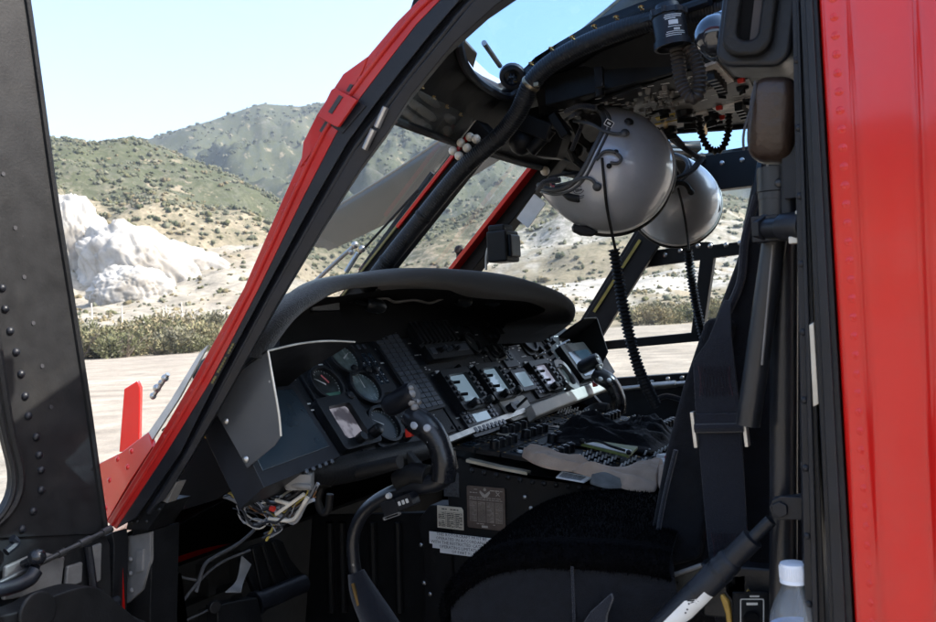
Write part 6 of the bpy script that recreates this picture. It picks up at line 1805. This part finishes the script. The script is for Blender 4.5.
mb = MB(); mb.tube([on1(564, 194) + UP * .002, on1(570, 197), on1(579, 199)], [.006, .009, .008], 10, 0, 3); mb.tube([on1(553, 184), on1(560, 191), on1(566, 195)], .004, 8, 0, 4); mb.tube([oD(548, 178, 1.86), oD(566, 174, 1.86), oD(585, 172, 1.88)], .003, 6, 0, 4); mb.build('boom_plug', [RUBBER], h1)
mb = MB(); mb.tube([on1(552, 184), on1(556, 188)], .0052, 8); mb.build('red_sleeve', [REDSW], h1)
mb = MB(); mb.poly([oD(px, py, 1.93) for px, py in ((571, 226), (585, 227), (597, 233), (592, 237), (580, 236), (572, 232))], FW * -.03); mb.build('visor_lever', [RUBBER], h1, .004)
mb = MB(); mb.tube([oD(538, 190, 1.9), oD(545, 182, 1.86), oD(560, 180, 1.84)], .006, 8, 0, 4); mb.tube([oD(566, 112, 1.9), oD(580, 106, 1.86), oD(596, 108, 1.84)], .006, 8, 0, 4); mb.build('chin_strap', [WEB], h1)
mb = MB(); mb.tube([on1(602, 158, 1.02), on1(604, 180, 1.03), on1(607, 208, 1.04), oD(613, 238, 1.86), oD(616, 252, 1.88)], .0032, 8, 0, 6); mb.build('cord', [RUBBER], h1)
mb = MB(); mb.coil([oD(614, 250, 1.88), oD(618, 275, 1.89), oD(623, 305, 1.9), oD(630, 338, 1.92), oD(640, 372, 1.94), oD(656, 406, 1.98)], .0105, .0028, .0085, 12, 0, 8); mb.build('coiled_cord', [RUBBER], h1, sharp=60)
mb = MB(); mb.tube([O(566, 120), oD(572, 116, 1.88), oD(580, 112, 1.9)], .004, 8, 0, 4); mb.tube([O(584, 116), oD(580, 130, 1.92), oD(572, 150, 1.95)], .005, 8, 0, 4); mb.build('hanging_strap', [WEB], h1)
c2 = oD(677, 204, 2.66)
o2 = RT * -.62 + UP * .72 + FW * .20; X2 = RT * .72 + UP * .60
h2, on2 = helmet(c2, .124, o2, X2, 'smaller silver grey flight helmet, partly hidden behind the larger one')
mb = MB(); mb.tube([O(668, 128), oD(671, 138, 2.5), oD(690, 152, 2.55), oD(702, 160, 2.6)], .008, 8, 0, 4); mb.tube([O(668, 128), oD(660, 140, 2.5), oD(655, 148, 2.5)], .010, 8, 0, 4); mb.tube([oD(671, 134, 2.45), oD(682, 146, 2.48)], .010, 8)
mb.tube([oD(702, 158, 2.58), oD(690, 172, 2.52), oD(672, 180, 2.5)], .012, 8, 0, 4, flat=.5); mb.build('hanging_strap', [WEB], h2)
mb = MB(); mb.tube([on2(672, 182), on2(685, 184), on2(691, 192)], .007, 8, 0, 4); mb.dome(on2(691, 192), nrm(c2, on2(691, 192)), .010, .006, 12); mb.dome(on2(671, 192), nrm(c2, on2(671, 192)), .007, .004, 12); mb.build('earcup_slot', [RUBBER], h2)
mb = MB(); mb.tube([on2(678, 188, 1.02), on2(683, 208, 1.03), on2(687, 232, 1.03), oD(689, 252, 2.56)], .0035, 8, 0, 6); mb.build('cord', [RUBBER], h2)
mb = MB(); mb.coil([oD(688, 250, 2.56), oD(691, 275, 2.58), oD(696, 305, 2.6), oD(704, 340, 2.62), oD(712, 372, 2.62)], .0115, .003, .010, 10, 0, 8); mb.build('coiled_cord', [RUBBER], h2, sharp=60)
mb = MB(); mb.poly([oD(px, py, 2.6) for px, py in ((716, 196), (720, 194), (721, 210), (716, 216))], FW * .05); mb.build('visor_lever', [RUBBER], h2, .003)

# ================================================================== things lying on the console
zc = lambda x: side[0].z + (side[4].z - side[0].z) * (x - side[0].x) / (side[4].x - side[0].x)
def oC(px, py, h=.034):
    q = oZ(px, py, side[2].z + h)
    for _ in range(4): q = oZ(px, py, zc(q.x) + h)
    return q
def cloth(name, back, front, m, label, cat, hump=.02, wr=.008, nb=14, seed=1, freq=22):
    Bk = catmull([oC(*q) for q in back], 8); Fr = catmull([oC(*q, .020) for q in front], 8)
    n = min(len(Bk), len(Fr)); rows = []
    for i in range(n):
        t = i / (n - 1); b = Bk[int(t * (len(Bk) - 1))]; f_ = Fr[int(t * (len(Fr) - 1))]; row = []
        for k in range(nb + 1):
            s = k / nb; p = b.lerp(f_, s)
            e_ = min(1, min(s, 1 - s) * 5) * min(1, min(t, 1 - t) * 8)
            z = hump * e_ * (.6 + .4 * math.sin(math.pi * s))
            z += wr * e_ * noise.fractal(Vector((p.x * freq * .4, p.y * freq * 1.3 + seed, seed)), 1, 2, 3)
            row.append(p + Vector((0, 0, z)))
        rows.append(row)
    mb = MB(); mb.sheet(rows, 0, (0, 0, -.004)); o_ = mb.build(name, [m], None, sharp=100)
    tag(o_, label, cat); return o_
cloth('flight_glove', [(524, 447), (545, 449), (570, 456), (592, 463)], [(522, 455), (536, 463), (555, 468), (594, 472)], TAN, 'tan cloth glove on the console switches, fingers toward the instrument panel', 'glove', .012, .012, 18, 3)
cloth('cloth_sleeve', [(580, 459), (605, 466), (638, 465), (660, 458), (664, 470)], [(572, 470), (600, 478), (628, 488), (652, 490), (658, 484)], TAN, 'crumpled tan cloth cuff folded over the console edge beside the seat', 'glove', .014, .016, 22, 7)
cloth('cloth_scrap', [(655, 474), (672, 466), (690, 470)], [(660, 488), (676, 490), (694, 486)], TAN, 'small tan fold of cloth sticking out behind the seat bolster', 'cloth', .022, .010, 8, 9)
cloth('dark_bag', [(560, 424), (590, 420), (620, 424), (650, 418), (672, 428)], [(556, 442), (590, 446), (620, 448), (650, 452), (676, 444)], mat('black crumpled nylon', (.004, .004, .005), .7, var=.4, bump=.6, bscale=120, spec=.2), 'heap of black gloves and straps piled on the middle of the console', 'gear', .024, .026, 34, 5, 26)
cloth('grey_rag', [(592, 474), (605, 472), (620, 478)], [(590, 482), (606, 486), (622, 486)], mat('grey rag', (.16, .16, .15), .9, bump=.5), 'small grey rag poking out under the tan cuff', 'rag', .004, .008, 12, 2)
mb = MB(); a, b, c_, d = oC(581, 446, .03), oC(590, 442, .03), oC(638, 449, .03), oC(629, 458, .03)
mb.poly([a, b, c_, d], (0, 0, .006), 0); mb.poly([a.lerp(b, .05).lerp(d.lerp(c_, .05), .03) + Vector((0, 0, .0065)), a.lerp(b, .05).lerp(d.lerp(c_, .05), .97) + Vector((0, 0, .0065)), a.lerp(b, .45).lerp(d.lerp(c_, .45), .97) + Vector((0, 0, .0065)), a.lerp(b, .45).lerp(d.lerp(c_, .45), .03) + Vector((0, 0, .0065))], (0, 0, .002), 1)
kb_ = empty('kneeboard', tuple(a)); tag(kb_, 'green clipboard with white paper edge and black cord lying on the console', 'clipboard')
mb.build('board', [mat('olive clipboard', (.17, .20, .06), .5), WHITE], kb_, .001)
mb = MB(); mb.tube([a.lerp(d, .1) + Vector((0, 0, .012)), a.lerp(d, .3) + Vector((.0, .02, .016)), a.lerp(d, .6) + Vector((0, .01, .014)), a.lerp(d, .92) + Vector((0, 0, .014))], .003, 6, 0, 6); mb.ball(a.lerp(d, .03) + Vector((0, 0, .012)), .007, 8); mb.ball(d + Vector((0, 0, .012)), .006, 8); mb.build('cord', [RUBBER], kb_)
mb = MB(); a, b, c_, d = oC(556, 478, .004), oC(562, 472, .004), oC(592, 478, .004), oC(584, 483, .004); mb.poly([a, b, c_, d], (0, 0, .002), 0)
for k in range(5): p, q = a.lerp(b, .15 + .15 * k), d.lerp(c_, .15 + .15 * k); mb.strip([p.lerp(q, .08) + Vector((0, 0, .0022)), p.lerp(q, .85) + Vector((0, 0, .0022))], [p.lerp(q, .08) + Vector((0, .004, .0022)), p.lerp(q, .85) + Vector((0, .004, .0022))], (0, 0, .0003), 1)
tag(mb.build('paper_slip', [WHITE, INK]), 'printed white paper slip under the tan glove', 'paper')
mb = MB()
for px, py in ((664, 456), (668, 460), (661, 462), (672, 454)): mb.box(oC(px, py, .02), (.02, .03, .008), Matrix.Rotation(px, 3, 'Z'), 0)
mb.box(oC(667, 457, .028), (.008, .012, .008), None, 1)
tag(mb.build('first_aid_pouch', [WHITE, REDSW], None, .002), 'small white and red packet on the console beside the seat back', 'packet')

# ================================================================== bottle and pliers low beside the seat
BT = empty('water_bottle', tuple(oY(792, 690, 1.045))); tag(BT, 'clear plastic water bottle with a white cap standing by the door jamb', 'bottle')
bt = oY(793, 562, 1.045); pxm = (oY(820, 600, 1.045) - oY(766, 600, 1.045)).length / 2
mb = MB(); rc = (oY(807, 570, 1.045) - oY(779, 570, 1.045)).length / 2
mb.lathe([(rc * .6, 0), (rc * .94, .001), (rc, .004), (rc, .017), (rc * .97, .018), (rc * 1.02, .019), (rc * 1.02, .022), (rc * .98, .022)], bt, (0, 0, -1), 48)
for k in range(40):
    a = 2 * math.pi * k / 40; e = Vector((math.cos(a), math.sin(a), 0)); mb.tube([bt + e * rc * 1.0 + Vector((0, 0, -.004)), bt + e * rc * 1.0 + Vector((0, 0, -.017))], .0006, 4)
mb.build('bottle_cap', [PLASTIC], BT)
pr = [(rc * .86, .020), (rc * .88, .026), (rc * 1.0, .030), (pxm * .78, .044), (pxm * .93, .056), (pxm * .99, .066), (pxm, .074), (pxm * .97, .080), (pxm, .084), (pxm, .17), (pxm * .95, .176), (pxm * .9, .178)]
mb = MB(); mb.lathe(pr, bt, (0, 0, -1), 40); mb.build('bottle_body', [glass('clear bottle plastic', (.74, .85, .97), 1.6, .16)], BT)
mb = MB(); mb.lathe([(pxm * 1.012, .070), (pxm * 1.012, .135)], bt, (0, 0, -1), 40); mb.build('bottle_label', [mat('pale blue label', (.45, .55, .72), .4, var=.3, scale=60)], BT)
PL = empty('pliers', tuple(oY(738, 680, 1.19))); tag(PL, 'ochre handled pliers standing upside down in a black pouch left of the water bottle', 'pliers')
for pts in (((719, 595), (723, 594), (729, 601), (731, 612), (733, 630), (727, 630), (725, 614)), ((747, 589), (750, 592), (749, 600), (744, 606), (743, 630), (738, 630), (738, 605), (742, 600))):
    mb = MB(); mb.poly([oY(*q, 1.18) for q in pts], (0, .01, 0)); mb.build('plier_handle', [GOLD], PL, .003)
mb = MB(); mb.poly([oY(*q, 1.185) for q in ((722, 575), (748, 572), (748, 592), (740, 602), (730, 602), (723, 592))], (0, .02, 0)); mb.build('pouch', [DUCT], PL, .004)

# every loose knob, switch, fastener, wire or tube is a piece of its own
for nm in ('knob', 'piping', 'harness_conduit', 'circuit_breaker', 'roof_fastener', 'pillar_stud', 'cream_stud', 'toggle_switch', 'switch_guard', 'engine_lever', 'cable', 'cable_fan', 'support_tube', 'adjuster_plate', 'clamp_plate', 'brass_post', 'grip_button', 'grip_label', 'tie_wrap', 'lining_pad', 'hanging_strap', 'earcup_slot', 'snap', 'windshield_post', 'blade_edge', 'hinge_pin', 'white_connector', 'console_screw', 'beam_screw', 'jamb_screw', 'rivet', 'door_rivet', 'dark_plug', 'console_fastener', 'nose_lip', 'wiper', 'wiper_blade', 'wiper_pivot', 'door_handle', 'headrest_seam', 'module_plate', 'door_window', 'grip_collar', 'red_edge', 'visor_lever', 'stick_switch_box', 'cabin', 'switch_panel', 'strut_label', 'coiled_cord', 'thumb_switch', 'boot', 'chin_strap', 'boom_plug', 'stitching', 'seat', 'clamp_bolt', 'headrest_post', 'yellow_seal', 'pedal_arm', 'red_sleeve', 'display_hood', 'hinge_plate', 'pillar_foot', 'strut_bracket'):
    for o in [o for o in bpy.data.objects if o.type == 'MESH' and o.name.split('.')[0] == nm]: islands(o)

# ================================================================== air between here and the far hills
mb = MB(); mb.box((0, 0, 199), (3500, 3500, 406))
HZ = bpy.data.materials.new('haze air'); HZ.use_nodes = True
_t = HZ.node_tree; _t.nodes.clear()
_o = _t.nodes.new('ShaderNodeOutputMaterial'); _v = _t.nodes.new('ShaderNodeVolumePrincipled')
_v.inputs['Color'].default_value = (.74, .85, 1, 1); _v.inputs['Density'].default_value = .00021; _v.inputs['Anisotropy'].default_value = .2
_t.links.new(_v.outputs[0], _o.inputs['Volume'])
hz = mb.build('haze', [HZ]); tag(hz, 'thin pale blue air over the clearing and the hills', 'haze', kind='stuff')
